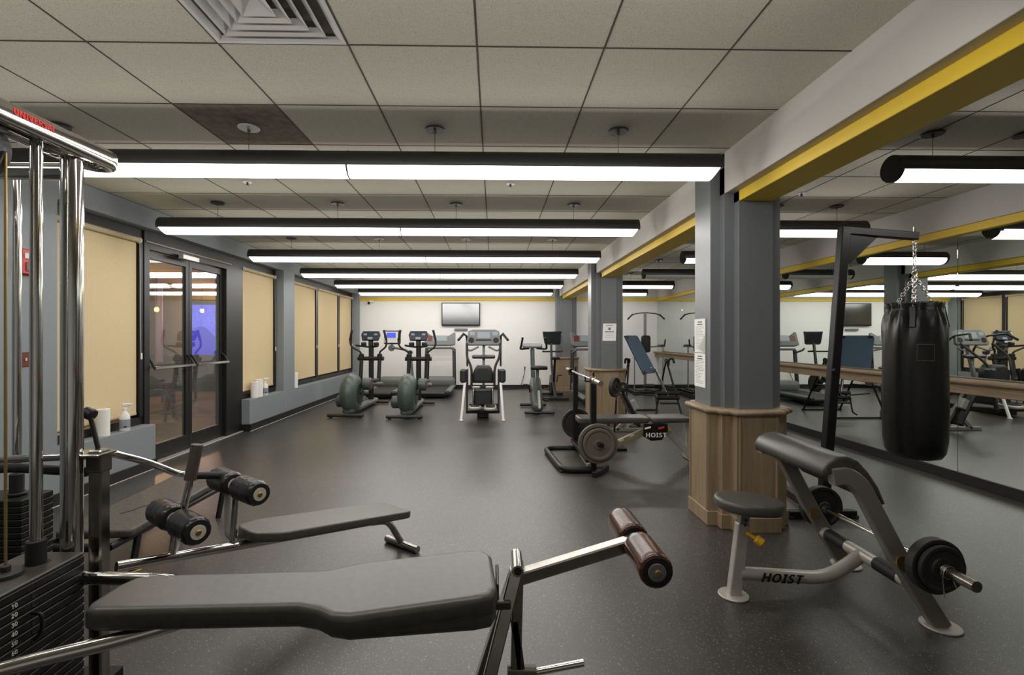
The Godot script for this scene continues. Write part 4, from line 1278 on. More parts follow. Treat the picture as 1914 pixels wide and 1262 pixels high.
# ------------------------------------------------------------ middle of the room
func make_bench_and_rack() -> void:
	var o := V(1.03, 0, 5.6)
	var t := thing("barbell_rack", "black barbell rack with a tubular floor frame and stored plates", "weight rack", o)
	var W := func(x: float, y: float, d: float) -> Vector3: return V(x, y, d) - o
	var st := S()
	for q in [[1.02, 6.1], [1.04, 5.1]]:
		st = S(); bar(st, W.call(q[0], 0.03, q[1]), W.call(q[0], 0.985, q[1]), 0.06, 0.06, Vector3.RIGHT, 0.006); part(t, "upright", st, M.black_steel)
		st = S(); box(st, W.call(q[0] - 0.055, 0.965, q[1]), Vector3(0.06, 0.012, 0.05)); box(st, W.call(q[0] - 0.085, 0.99, q[1]), Vector3(0.01, 0.06, 0.05)); box(st, W.call(q[0] + 0.0, 1.02, q[1]), Vector3(0.02, 0.09, 0.05)); part(t, "bar_hook", st, M.black_steel)
	st = S(); tube(st, bend([W.call(1.14, 0.035, 5.12), W.call(0.72, 0.035, 5.12), W.call(0.64, 0.035, 6.12), W.call(1.10, 0.035, 6.12)], 0.14, 6), 0.033, 14); part(t, "floor_frame", st, M.black_steel)
	st = S(); pad(st, [Vector2(-0.33, 0.46), Vector2(-0.38, -0.5), Vector2(-0.01, -0.5), Vector2(0.0, 0.46)], 0.012, 0.02, 0.002, Transform3D(), 1); part(t, "floor_plate", st, M.dark_steel)
	st = S(); bar(st, W.call(0.985, 0.14, 5.1), W.call(0.985, 0.14, 6.1), 0.05, 0.05); part(t, "cross_bar", st, M.black_steel)
	st = S(); bar(st, W.call(1.02, 0.03, 4.95), W.call(1.22, 0.03, 5.25), 0.05, 0.05); part(t, "foot", st, M.black_steel)
	for q in [[1.04, 5.06, 4.88], [1.02, 6.14, 6.34]]:
		st = S(); tube(st, [W.call(q[0] + 0.04, 0.34, q[1]), W.call(q[0] + 0.04, 0.34, q[2])], 0.024, 14); bar(st, W.call(q[0], 0.34, q[1] - 0.0), W.call(q[0] + 0.06, 0.34, q[1]), 0.05, 0.05); part(t, "plate_peg", st, M.black_steel)
	for q in [[5.03, 0.205, 0.04, "plate_iron", "large iron weight plate at the back of the rack peg"], [4.985, 0.162, 0.035, "plate_iron", "smaller iron weight plate in front on the rack peg"], [6.21, 0.19, 0.04, "black_iron", "black iron weight plate on the far side of the rack"]]:
		var p := thing("weight_plate", q[4], "weight plate", V(1.075 if q[0] < 6 else 1.055, 0.33, q[0]), 0.0, "plates stored on the barbell rack")
		plate(p, Vector3.ZERO, Vector3(0, 0, 1), q[1], q[2], M[q[3]], "disc")
		st = S(); lathe(st, Vector3(0, 0, q[2] / 2), Vector3(0, 0, 1), [Vector2(0.027, 0.0), Vector2(0.052, 0.0), Vector2(0.05, 0.006), Vector2(0.03, 0.006), Vector2(0.027, 0.0)], 6); part(p, "hub", st, M.plate_iron)
	# barbell on top
	var b := thing("long_barbell", "long chrome barbell lying on top of the rack", "barbell", V(0.985, 1.0, 5.5))
	st = S(); tube(st, [Vector3(0, 0, -0.75), Vector3(0, 0, 0.72)], 0.014, 14); part(b, "bar", st, M.chrome)
	for e in [[0.62, 1.02], [-0.70, -1.02]]:
		st = S(); tube(st, [Vector3(0, 0, e[0]), Vector3(0, 0, e[1])], 0.025, 16); disc(st, Vector3(0, 0, e[0]), Vector3(0, 0, e[0] + signf(e[0]) * 0.02), 0.036, 16); part(b, "sleeve", st, M.worn_chrome)
	st = S(); tube(st, [Vector3(0.0, 0, 0.75), Vector3(0.0, 0, 0.78)], 0.03, 14); part(b, "collar", st, M.brass)
	# adjustable bench
	o = V(1.6, 0, 5.55)
	t = thing("adjustable_bench", "grey adjustable weight bench with black pads beside the rack", "exercise bench", o)
	st = S(); pad(st, rrect(0.80, 0.28, 0.05), 0.465, 0.53, 0.018, Transform3D(Basis(), Vector3(-0.26, 0, 0)), 4); part(t, "back_pad", st, M.vinyl)
	st = S(); pad(st, rrect(0.43, 0.3, 0.05), 0.0, 0.06, 0.018, place(Vector3(0.38, 0.47, 0), Vector3(1, 0.02, 0), Vector3(-0.02, 1, 0)), 4); part(t, "seat_pad", st, M.vinyl)
	st = S(); bar(st, Vector3(-0.55, 0.05, 0), Vector3(0.3, 0.44, 0), 0.06, 0.07); part(t, "main_beam", st, M.champagne)
	for k in 3:
		st = S(); bar(st, Vector3(-0.30 + k * 0.12, 0.19 + k * 0.055, 0.034), Vector3(-0.25 + k * 0.12, 0.213 + k * 0.055, 0.034), 0.006, 0.018); part(t, "adjust_slot", st, M.white_print)
	st = S(); bar(st, Vector3(0.3, 0.44, 0), Vector3(0.68, 0.04, 0), 0.055, 0.07); part(t, "rear_leg", st, M.silver_paint)
	st = S(); bar(st, Vector3(0.62, 0.06, 0), Vector3(0.62, 0.48, 0), 0.05, 0.05, Vector3.RIGHT); part(t, "seat_support", st, M.silver_paint)
	st = S(); bar(st, Vector3(0.68, 0.03, -0.25), Vector3(0.68, 0.03, 0.25), 0.06, 0.05); bar(st, Vector3(-0.55, 0.03, -0.25), Vector3(-0.55, 0.03, 0.25), 0.06, 0.05); part(t, "floor_bar", st, M.silver_paint)
	st = S(); pad(st, [Vector2(-0.12, 0.10), Vector2(0.14, 0.10), Vector2(0.15, 0.02), Vector2(0.08, -0.08), Vector2(-0.04, -0.09), Vector2(-0.13, -0.04)], -0.012, 0.012, 0.004, Transform3D(Basis(Vector3(1, 0, 0), Vector3(0, 0, -1), Vector3(0, 1, 0)), Vector3(0.18, 0.37, 0.165)), 2); part(t, "side_plate", st, M.black_steel)
	lettering(t, "plate_lettering", "HOIST", Vector3(0.19, 0.345, 0.179), Vector3.RIGHT, Vector3.UP, 0.05, M.white_print, 1.15, true)
	for x in [0.10, 0.25]:
		st = S(); box(st, Vector3(x, 0.425, 0.18), Vector3(0.07, 0.02, 0.006), Basis(Vector3(0, 0, 1), 0.25)); part(t, "warning_label", st, M.red_print if x > 0.2 else M.white_print)
	st = S(); disc(st, Vector3(0.38, 0.385, 0.04), Vector3(0.38, 0.385, 0.07), 0.022, 14); part(t, "pull_knob", st, M.yellow_knob)
	st = S(); tube(st, [Vector3(0.50, 0.475, 0.0), Vector3(0.72, 0.475, 0.0)], 0.014, 10); part(t, "handle", st, M.chrome)
	# second, tipped-up bench behind with a roller
	t = thing("incline_bench", "dark incline bench with black rollers in front of the inversion table", "exercise bench", V(2.0, 0, 7.3))
	st = S(); bar(st, Vector3(-0.10, 0.62, 0), Vector3(0.16, 0.10, 0), 0.24, 0.06, Vector3.RIGHT, 0.02); part(t, "back_pad", st, M.vinyl_black)
	st = S(); bar(st, Vector3(-0.05, 0.58, -0.05), Vector3(0.28, 0.03, -0.05), 0.05, 0.05, Vector3.RIGHT); bar(st, Vector3(0.1, 0.3, -0.05), Vector3(-0.15, 0.03, -0.05), 0.05, 0.05, Vector3.RIGHT); bar(st, Vector3(-0.3, 0.03, -0.05), Vector3(0.4, 0.03, -0.05), 0.05, 0.05); part(t, "frame", st, M.grey_paint)
	st = S(); box(st, Vector3(0.08, 0.42, 0.05), Vector3(0.09, 0.16, 0.1), Basis(Vector3(0, 0, 1), 0.45), 0.01); part(t, "carriage", st, M.silver_paint)
	roller(t, Vector3(-0.12, 0.70, 0.22), Vector3(-0.12, 0.70, 0.02), 0.075, M.vinyl_black, M.dark_steel)
	roller(t, Vector3(-0.12, 0.70, -0.02), Vector3(-0.12, 0.70, -0.22), 0.075, M.vinyl_black, M.dark_steel)
	# dumbbells and plate at the foot of the column
	for q in [[1.72, 7.75, 20.0, "chrome dumbbell standing at the foot of the second column"], [1.98, 7.72, 75.0, "chrome dumbbell lying beside the second column"]]:
		var db := thing("dumbbell", q[3], "dumbbell", V(q[0], 0.055, q[1]), q[2], "dumbbells by the second column")
		st = S(); tube(st, [Vector3(-0.07, 0, 0), Vector3(0.07, 0, 0)], 0.014, 12); part(db, "handle", st, M.chrome)
		for s in [-1.0, 1.0]:
			st = S(); disc(st, Vector3(s * 0.055, 0, 0), Vector3(s * 0.12, 0, 0), 0.055, 16, 0.01); part(db, "weight_head", st, M.worn_chrome)
	var fp := thing("floor_plate_weight", "small black weight plate lying flat beside the second column", "weight plate", V(2.26, 0.015, 7.7))
	plate(fp, Vector3.ZERO, Vector3.UP, 0.12, 0.03, M.black_iron, "disc")
	# plate leaning on a stand next to the column
	var sp := thing("plate_stand", "slim stand with a small black plate in front of the second column", "weight rack", V(1.42, 0, 6.2))
	st = S(); tube(st, [Vector3(0.10, 0.0, 0), Vector3(0.14, 0.66, 0)], 0.012, 10); bar(st, Vector3(-0.05, 0.015, 0), Vector3(0.25, 0.015, 0), 0.2, 0.03); part(sp, "stand", st, M.black_steel)
	plate(sp, Vector3(0.12, 0.79, 0.0), Vector3(0.75, 0, 0.65), 0.125, 0.05, M.black_iron, "plate")
	st = S(); tube(st, [Vector3(0.14, 0.62, 0), Vector3(0.13, 0.70, 0)], 0.012, 10); part(sp, "clip", st, M.brass)

func make_inversion_table() -> void:
	var o := V(2.75, 0, 8.9)
	var t := thing("inversion_table", "inversion table with a tilted blue bed on black A-shaped legs", "exercise machine", o)
	var st := S()
	# bed: from head (up, to one side) down to the foot end
	var mid := Vector3(-0.12, 1.12, 0.16)
	var right := Vector3(0.64, 0, -0.77).normalized()
	var along := Vector3(0.27, -0.66, 0.225).normalized()
	st = S()
	var t2 := Transform3D(Basis(right, along.cross(right), along).orthonormalized(), mid)
	pad(st, rrect(0.54, 0.76, 0.07), -0.012, 0.012, 0.008, t2, 3)
	part(t, "bed", st, M.blue_fabric)
	for sx in [-0.23, 0.23]:
		st = S(); tube(st, [t2 * Vector3(sx, -0.02, -0.38), t2 * Vector3(sx, -0.02, 0.38)], 0.014, 10); part(t, "bed_tube", st, M.black_steel)
	for q in [[-0.21, -0.32], [0.21, -0.32], [-0.21, 0.33], [0.21, 0.33]]:
		st = S(); box(st, t2 * Vector3(q[0], 0.010, q[1] * 1.06), Vector3(0.07, 0.008, 0.05), t2.basis); part(t, "corner_patch", st, M.rubber_black)
	st = S(); box(st, t2 * Vector3(0.14, 0.013, 0.28), Vector3(0.06, 0.004, 0.02), t2.basis, 0.001); part(t, "bed_label", st, M.white_print)
	# legs
	for sx in [-1.0, 1.0]:
		var px: float = 0.03 + sx * 0.34
		st = S(); tube(st, [Vector3(px, 1.02, 0.1), Vector3(px + sx * 0.16, 0.02, 0.46)], 0.016, 10); part(t, "front_leg", st, M.black_steel)
		st = S(); tube(st, [Vector3(px, 1.02, 0.1), Vector3(px + sx * 0.02, 0.02, -0.5)], 0.016, 10); part(t, "rear_leg", st, M.black_steel)
		st = S(); tube(st, [Vector3(px + sx * 0.07, 0.55, 0.27), Vector3(px + sx * 0.01, 0.55, -0.17)], 0.01, 8); part(t, "side_brace", st, M.black_steel)
		st = S(); tube(st, bend([Vector3(px + sx * 0.02, 0.90, 0.14), Vector3(px + sx * 0.03, 1.03, 0.16), Vector3(px + sx * 0.09, 1.04, 0.2), Vector3(px + sx * 0.10, 0.96, 0.22)], 0.03), 0.02, 10); part(t, "hand_hook", st, M.rubber_black)
		st = S(); disc(st, Vector3(px - 0.02, 1.0, 0.1), Vector3(px + 0.02, 1.0, 0.1), 0.045, 16); part(t, "pivot", st, M.dark_steel)
	st = S(); tube(st, bend([Vector3(-0.48, 0.02, 0.44), Vector3(-0.48, 0.02, 0.5), Vector3(0.54, 0.02, 0.5), Vector3(0.54, 0.02, 0.44)], 0.05), 0.017, 10); part(t, "front_foot", st, M.black_steel)
	st = S(); tube(st, [Vector3(-0.36, 0.02, -0.5), Vector3(0.42, 0.02, -0.5)], 0.017, 10); part(t, "rear_foot", st, M.black_steel)
	# boom with ankle holders
	st = S(); bar(st, Vector3(0.12, 0.86, 0.24), Vector3(0.30, 0.40, 0.38), 0.04, 0.04); part(t, "boom", st, M.worn_chrome)
	for q in [0.44, 0.36]:
		st = S(); tube(st, [Vector3(0.12, q, 0.37), Vector3(0.50, q, 0.37)], 0.035, 14); part(t, "ankle_roller", st, M.rubber_black)
	st = S(); bar(st, Vector3(0.16, 0.27, 0.40), Vector3(0.48, 0.27, 0.40), 0.09, 0.025); part(t, "foot_rest", st, M.rubber_black)
	st = S(); tube(st, bend([Vector3(-0.30, 0.42, 0.30), Vector3(0.10, 0.40, 0.34), Vector3(0.10, 0.10, 0.42), Vector3(0.02, 0.06, 0.42)], 0.05), 0.012, 8); part(t, "tether", st, M.black_steel)

func make_pull_up_tower() -> void:
	var o := V(3.9, 0, 12.55)
	var t := thing("pull_up_tower", "pull-up tower with curved top bar and black back pad at the back", "exercise machine", o)
	var st := S(); bar(st, Vector3(0, 0.1, 0), Vector3(0, 2.03, 0), 0.06, 0.06, Vector3.RIGHT); part(t, "mast", st, M.grey_paint)
	st = S(); tube(st, bend([Vector3(-0.48, 1.88, 0.1), Vector3(-0.33, 2.02, 0.06), Vector3(0, 2.06, 0), Vector3(0.33, 2.02, 0.06), Vector3(0.48, 1.88, 0.1)], 0.12), 0.016, 10); part(t, "top_bar", st, M.dark_steel)
	for s in [-1.0, 1.0]:
		st = S(); tube(st, [Vector3(s * 0.48, 1.88, 0.1), Vector3(s * 0.34, 2.015, 0.065)], 0.02, 10); part(t, "bar_grip", st, M.rubber_black)
		st = S(); bar(st, Vector3(s * 0.06, 1.17, 0.02), Vector3(s * 0.36, 1.19, 0.02), 0.035, 0.035); bar(st, Vector3(s * 0.36, 1.19, 0), Vector3(s * 0.36, 1.19, 0.42), 0.035, 0.035); part(t, "dip_arm", st, M.grey_paint)
		st = S(); box(st, Vector3(s * 0.34, 1.215, 0.22), Vector3(0.10, 0.05, 0.28), Basis(), 0.015); part(t, "arm_pad", st, M.vinyl_black)
		st = S(); tube(st, [Vector3(s * 0.36, 1.19, 0.40), Vector3(s * 0.38, 1.37, 0.42)], 0.018, 10); part(t, "hand_grip", st, M.rubber_black)
		st = S(); bar(st, Vector3(s * 0.36, 0.04, -0.35), Vector3(s * 0.36, 0.04, 0.55), 0.07, 0.06); part(t, "floor_rail", st, M.black_steel)
		st = S(); tube(st, [Vector3(s * 0.36, 0.06, 0.3), Vector3(s * 0.36, 1.18, 0.3)], 0.015, 10); part(t, "strut", st, M.grey_paint)
	st = S(); pad(st, rrect(0.24, 0.44, 0.06), 0.0, 0.06, 0.02, place(Vector3(0, 1.25, 0.03), Vector3.RIGHT, Vector3(0, 0, 1)), 3); part(t, "back_pad", st, M.vinyl_black)
	st = S(); bar(st, Vector3(-0.36, 0.05, -0.2), Vector3(0.36, 0.05, -0.2), 0.07, 0.06); box(st, Vector3(0, 0.07, 0.1), Vector3(0.5, 0.03, 0.35)); part(t, "floor_base", st, M.dark_steel)
	st = S(); bar(st, Vector3(0, 0.10, 0.02), Vector3(0, 0.10, 0.55), 0.05, 0.05); disc(st, Vector3(-0.12, 0.2, 0.3), Vector3(0.12, 0.2, 0.3), 0.05, 14); part(t, "step", st, M.dark_steel)

# ------------------------------------------------------------ cardio machines
func make_elliptical(x: float, d: float, turn: float, label: String) -> void:
	var t := thing("elliptical_trainer", label, "exercise machine", V(x, 0, d), turn, "elliptical trainers")
	var st := S(); tube(st, [Vector3(-0.32, 0.045, 0), Vector3(0.32, 0.045, 0)], 0.03, 14); part(t, "stabiliser_bar", st, M.machine_dark)
	for s in [-0.26, 0.26]:
		st = S(); disc(st, Vector3(s, 0, 0), Vector3(s, 0.03, 0), 0.03, 12); part(t, "levelling_foot", st, M.rubber_black)
	# big round drive cover standing on edge
	st = S()
	lathe(st, Vector3(-0.15, 0.395, -0.34), Vector3.RIGHT, [Vector2(0, 0.0), Vector2(0.20, 0.0), Vector2(0.26, 0.01), Vector2(0.325, 0.05), Vector2(0.365, 0.11), Vector2(0.375, 0.15), Vector2(0.365, 0.19), Vector2(0.325, 0.25), Vector2(0.26, 0.29), Vector2(0.20, 0.30), Vector2(0, 0.30)], 40, 0)
	var hs := part(t, "drive_cover", st, M.machine_green)
	st = S(); box(st, Vector3(0, 0.10, -0.34), Vector3(0.20, 0.14, 0.50), Basis(), 0.05); part(t, "cover_foot", st, M.machine_green)
	st = S(); box(st, Vector3(0, 0.055, -0.02), Vector3(0.13, 0.035, 0.05), Basis(), 0.008); part(hs, "badge", st, M.silver_paint)
	for s in [-1.0, 1.0]:
		st = S(); disc(st, Vector3(s * 0.15, 0.395, -0.34), Vector3(s * 0.158, 0.395, -0.34), 0.19, 30, 0.003); part(hs, "side_disc", st, M.machine_dark)
		# crank, link tube and pedal
		var ph: float = 0.16 * s
		st = S(); bar(st, Vector3(s * 0.17, 0.395, -0.34), Vector3(s * 0.19, 0.395 + ph, -0.50), 0.03, 0.05); part(t, "crank_arm", st, M.machine_dark)
		st = S(); tube(st, [Vector3(s * 0.24, 0.395 + ph, -0.48), Vector3(s * 0.25, 0.36 + ph * 0.6, -1.45)], 0.05, 14); part(t, "link_arm", st, M.machine_green)
		st = S(); disc(st, Vector3(s * 0.16, 0.395 + ph, -0.50), Vector3(s * 0.32, 0.395 + ph, -0.50), 0.115, 24, 0.02)
		var hub := part(t, "link_hub", st, M.machine_green)
		st = S(); disc(st, Vector3(s * 0.318, 0.395 + ph, -0.50), Vector3(s * 0.324, 0.395 + ph, -0.50), 0.075, 20, 0.002); part(hub, "hub_badge", st, M.brown_plastic)
		st = S(); pad(st, rrect(0.16, 0.38, 0.05), 0.0, 0.05, 0.015, Transform3D(Basis(), Vector3(s * 0.22, 0.43 + ph * 0.8, -0.95)), 2); part(t, "pedal", st, M.machine_dark)
		# moving handle: post, knuckle and curved grip
		st = S(); tube(st, [Vector3(s * 0.19, 0.34 + ph * 0.4, -1.45), Vector3(s * 0.19, 0.97, -1.55)], 0.04, 12); part(t, "swing_post", st, M.rubber_black)
		st = S(); disc(st, Vector3(s * 0.19, 0.96, -1.55), Vector3(s * 0.19, 1.08, -1.55), 0.052, 14, 0.014); part(t, "knuckle", st, M.rubber_black)
		st = S(); tube(st, bend([Vector3(s * 0.19, 1.05, -1.55), Vector3(s * 0.20, 1.12, -1.52), Vector3(s * 0.36, 1.23, -1.42), Vector3(s * 0.38, 1.35, -1.38), Vector3(s * 0.33, 1.56, -1.36)], 0.07), 0.019, 12); part(t, "swing_handle", st, M.dark_steel)
		st = S(); tube(st, [Vector3(s * 0.375, 1.36, -1.379), Vector3(s * 0.328, 1.57, -1.359)], 0.023, 12); part(t, "hand_grip", st, M.rubber_black)
		st = S(); tube(st, bend([Vector3(s * 0.03, 1.22, -1.58), Vector3(s * 0.17, 1.24, -1.48), Vector3(s * 0.22, 1.26, -1.30)], 0.06), 0.02, 10); part(t, "fixed_handle", st, M.rubber_black)
	st = S(); bar(st, Vector3(0, 0.08, -0.5), Vector3(0, 0.08, -1.9), 0.16, 0.10, Vector3.UP, 0.03); part(t, "base_beam", st, M.machine_grey)
	st = S(); tube(st, [Vector3(-0.30, 0.04, -1.85), Vector3(0.30, 0.04, -1.85)], 0.03, 12); part(t, "stabiliser_bar", st, M.machine_dark)
	st = S(); tube(st, [Vector3(0, 0.12, -1.6), Vector3(0, 1.25, -1.6)], 0.052, 14); part(t, "centre_post", st, M.rubber_black)
	st = S(); tube(st, [Vector3(-0.27, 0.98, -1.57), Vector3(0.27, 0.98, -1.57)], 0.044, 14); part(t, "cross_bar", st, M.rubber_black)
	# console
	var up := Vector3(0, 0.9, -0.42)
	var c := Vector3(0, 1.44, -1.56)
	st = S(); pad(st, [Vector2(-0.165, 0.09), Vector2(0.165, 0.09), Vector2(0.20, -0.03), Vector2(0.17, -0.115), Vector2(-0.17, -0.115), Vector2(-0.20, -0.03)], -0.03, 0.03, 0.015, Transform3D(Basis(Vector3.RIGHT, up.cross(Vector3.RIGHT).normalized() * -1.0, -up.normalized()), c), 3)
	var cons := part(t, "console", st, M.console_navy)
	var fn := (Vector3.RIGHT).cross(up).normalized()
	for q in [[-0.11, 0.035, 0.07, 0.04], [0.11, 0.035, 0.07, 0.04], [0.0, -0.055, 0.10, 0.055]]:
		sheet(cons, "display_panel", c + Vector3.RIGHT * q[0] + up.normalized() * q[1] + fn * 0.032, Vector3.RIGHT, up, q[2], q[3], M.display_pale)
	for s in [-1.0, 1.0]:
		st = S(); disc(st, Vector3(s * 0.13, 1.32, -1.50), Vector3(s * 0.13, 1.24, -1.52), 0.055, 16, 0.01); part(t, "bottle_holder", st, M.machine_dark)
	st = S(); box(st, Vector3(0, 1.30, -1.57), Vector3(0.10, 0.14, 0.06), Basis(), 0.02); part(t, "console_neck", st, M.machine_dark)

func make_treadmill(x: float, d: float, label: String, console := true) -> void:
	var t := thing("treadmill", label, "exercise machine", V(x, 0, d), 0.0, "treadmills")
	var st := S(); pad(st, rrect(0.56, 1.55, 0.02), 0.15, 0.165, 0.004, Transform3D(Basis(), Vector3(0, 0, -0.80)), 1); part(t, "running_belt", st, M.rubber_black)
	for s in [-1.0, 1.0]:
		st = S(); box(st, Vector3(s * 0.345, 0.145, -0.85), Vector3(0.13, 0.07, 1.7), Basis(), 0.02); part(t, "side_rail", st, M.machine_grey)
		st = S(); box(st, Vector3(s * 0.345, 0.13, -0.03), Vector3(0.135, 0.11, 0.14), Basis(), 0.03); part(t, "rear_cap", st, M.machine_dark)
		if not console: continue
		st = S(); bar(st, Vector3(s * 0.38, 0.16, -1.62), Vector3(s * 0.36, 1.12, -1.70), 0.05, 0.09, Vector3.RIGHT, 0.015); part(t, "console_post", st, M.machine_dark)
		st = S(); tube(st, bend([Vector3(s * 0.37, 1.05, -1.68), Vector3(s * 0.34, 1.12, -1.35), Vector3(s * 0.30, 1.16, -1.25)], 0.08), 0.022, 10); part(t, "handrail", st, M.console_grey)
	st = S(); box(st, Vector3(0, 0.07, -0.8), Vector3(0.6, 0.06, 1.5)); part(t, "deck", st, M.machine_dark)
	st = S(); tube(st, [Vector3(-0.29, 0.115, -0.02), Vector3(0.29, 0.115, -0.02)], 0.045, 14); part(t, "rear_roller", st, M.machine_dark)
	st = S(); pad(st, rrect(0.80, 0.46, 0.10), 0.0, 0.28, 0.10, Transform3D(Basis(), Vector3(0, 0.10, -1.72)), 4); part(t, "motor_hood", st, M.machine_grey)
	for s in [-0.26, 0.26]:
		st = S(); disc(st, Vector3(s, 0, -1.5), Vector3(s, 0.05, -1.5), 0.035, 12); disc(st, Vector3(s, 0, -0.2), Vector3(s, 0.05, -0.2), 0.03, 12); part(t, "levelling_foot", st, M.rubber_black)
	if not console: return
	var up := Vector3(0, 0.92, -0.38)
	var c := Vector3(0, 1.36, -1.66)
	st = S(); pad(st, [Vector2(-0.30, 0.17), Vector2(0.30, 0.17), Vector2(0.40, 0.14), Vector2(0.40, -0.18), Vector2(0.36, -0.20), Vector2(0.22, -0.10), Vector2(-0.22, -0.10), Vector2(-0.36, -0.20), Vector2(-0.40, -0.18), Vector2(-0.40, 0.14)], -0.035, 0.035, 0.016, place(c, Vector3.RIGHT, Vector3.RIGHT.cross(up)), 3)
	var cons := part(t, "console", st, M.console_grey)
	var fn := Vector3.RIGHT.cross(up).normalized()
	sheet(cons, "display_panel", c + up.normalized() * 0.03 + fn * 0.037, Vector3.RIGHT, up, 0.36, 0.15, M.display_pale)
	sheet(cons, "key_panel", c + Vector3.RIGHT * -0.27 + up.normalized() * 0.02 + fn * 0.037, Vector3.RIGHT, up, 0.12, 0.15, M.brown_plastic)
	for s in [-1.0, 1.0]:
		st = S(); disc(st, c + Vector3(s * 0.30, -0.09, 0.02), c + Vector3(s * 0.30, -0.09, 0.02) + fn * 0.03, 0.05, 18); part(cons, "cup_holder", st, M.rubber_black)
	st = S(); bar(st, Vector3(-0.37, 1.13, -1.69), Vector3(0.37, 1.13, -1.69), 0.06, 0.05, Vector3.UP, 0.015); part(t, "cross_bar", st, M.console_grey)

func make_cardio() -> void:
	make_elliptical(-2.62, 8.70, -2.0, "grey-green elliptical trainer nearest the window ledge")
	make_elliptical(-1.55, 8.53, 0.0, "grey-green elliptical trainer between the other one and the arc trainer")
	make_treadmill(-1.42, 11.35, "grey treadmill under the wall television")
	make_treadmill(-2.65, 11.3, "low grey treadmill deck in the corner behind the elliptical trainers", false)
	make_treadmill(2.24, 10.0, "grey treadmill hidden behind the second column")
	# touch screen on a bent pole beside the corner treadmill
	var t := thing("screen_stand", "glowing blue touch screen on a bent grey pole behind the elliptical trainers", "screen", V(-1.72, 0, 10.7))
	var st := S(); tube(st, bend([Vector3(0.0, 0.02, 0.0), Vector3(-0.09, 1.08, 0.0), Vector3(-0.22, 1.16, 0.02), Vector3(-0.50, 1.20, 0.04)], 0.08), 0.026, 12); part(t, "pole", st, M.console_grey)
	st = S(); disc(st, Vector3(-0.10, 1.09, -0.04), Vector3(-0.10, 1.09, 0.05), 0.05, 16); part(t, "elbow", st, M.machine_dark)
	st = S(); disc(st, Vector3(0, 0, 0), Vector3(0, 0.02, 0), 0.18, 24); part(t, "foot", st, M.machine_dark)
	st = S(); box(st, Vector3(-0.48, 1.42, 0.03), Vector3(0.36, 0.30, 0.05), Basis(Vector3.RIGHT, -0.1), 0.02); part(t, "screen_case", st, M.machine_dark)
	sheet(t, "screen_surround", Vector3(-0.50, 1.425, 0.062), Vector3.RIGHT, Vector3(0, 1, -0.1), 0.29, 0.24, M.white_plastic)
	sheet(t, "screen_picture", Vector3(-0.50, 1.47, 0.066), Vector3.RIGHT, Vector3(0, 1, -0.1), 0.20, 0.11, M.screen_blue)
	st = S(); tube(st, [Vector3(-0.50, 1.20, 0.03), Vector3(-0.48, 1.30, 0.02)], 0.02, 10); disc(st, Vector3(-0.50, 1.19, 0.05), Vector3(-0.50, 1.19, 0.0), 0.07, 16); part(t, "screen_bracket", st, M.console_grey)
	# arc trainer
	t = thing("arc_trainer", "black arc trainer with two pale front legs facing the room", "exercise machine", V(-0.195, 0, 8.35))
	for s in [-1.0, 1.0]:
		st = S(); tube(st, [Vector3(s * 0.36, 0.01, 0), Vector3(s * 0.315, 0.62, -0.25)], 0.024, 12); part(t, "front_leg", st, M.white_plastic)
		st = S(); disc(st, Vector3(s * 0.36, 0, 0), Vector3(s * 0.36, 0.02, 0), 0.036, 14); part(t, "foot", st, M.white_plastic)
		st = S(); bar(st, Vector3(s * 0.28, 0.12, -0.3), Vector3(s * 0.28, 0.85, -0.45), 0.035, 0.06); part(t, "side_frame", st, M.rubber_black)
		st = S(); box(st, Vector3(s * 0.345, 0.74, -0.35), Vector3(0.12, 0.24, 0.16), Basis(), 0.03); part(t, "weight_block", st, M.machine_dark)
		st = S(); pad(st, rrect(0.22, 0.38, 0.08), 0.0, 0.055, 0.02, Transform3D(Basis(Vector3.RIGHT, 0.05 * s), Vector3(s * 0.135, 0.17, -0.2)), 2)
		var pd := part(t, "pedal", st, M.silver_paint)
		st = S(); pad(st, rrect(0.16, 0.30, 0.06), 0.055, 0.068, 0.005, Transform3D(Basis(Vector3.RIGHT, 0.05 * s), Vector3(s * 0.135, 0.17, -0.2)), 2); part(pd, "tread", st, M.rubber_black)
		st = S(); tube(st, [Vector3(s * 0.18, 0.19, -0.36), Vector3(s * 0.17, 0.52, -0.42)], 0.014, 10); part(t, "pedal_rod", st, M.chrome)
		# inward-curving hand rail that rises to the grip
		st = S(); tube(st, bend([Vector3(s * 0.205, 0.55, -0.45), Vector3(s * 0.205, 0.88, -0.5), Vector3(s * 0.30, 1.06, -0.62), Vector3(s * 0.32, 1.30, -0.95)], 0.14, 8), 0.022, 12); part(t, "swing_arm", st, M.rubber_black)
		st = S(); tube(st, [Vector3(s * 0.36, 1.49, -0.72), Vector3(s * 0.455, 1.37, -0.60)], 0.022, 12); part(t, "hand_grip", st, M.rubber_black)
		st = S(); tube(st, bend([Vector3(s * 0.33, 0.85, -1.35), Vector3(s * 0.33, 1.18, -1.35), Vector3(s * 0.33, 1.45, -1.1), Vector3(s * 0.37, 1.49, -0.74)], 0.1), 0.02, 10); part(t, "rear_post", st, M.dark_steel)
		st = S(); tube(st, bend([Vector3(s * 0.33, 1.22, -1.0), Vector3(s * 0.26, 1.16, -0.95), Vector3(s * 0.10, 1.24, -1.05)], 0.05), 0.018, 10); part(t, "console_stay", st, M.console_grey)
		st = S(); box(st, Vector3(s * 0.12, 0.53, -0.40), Vector3(0.15, 0.045, 0.06), Basis(), 0.015); part(t, "link_block", st, M.silver_paint)
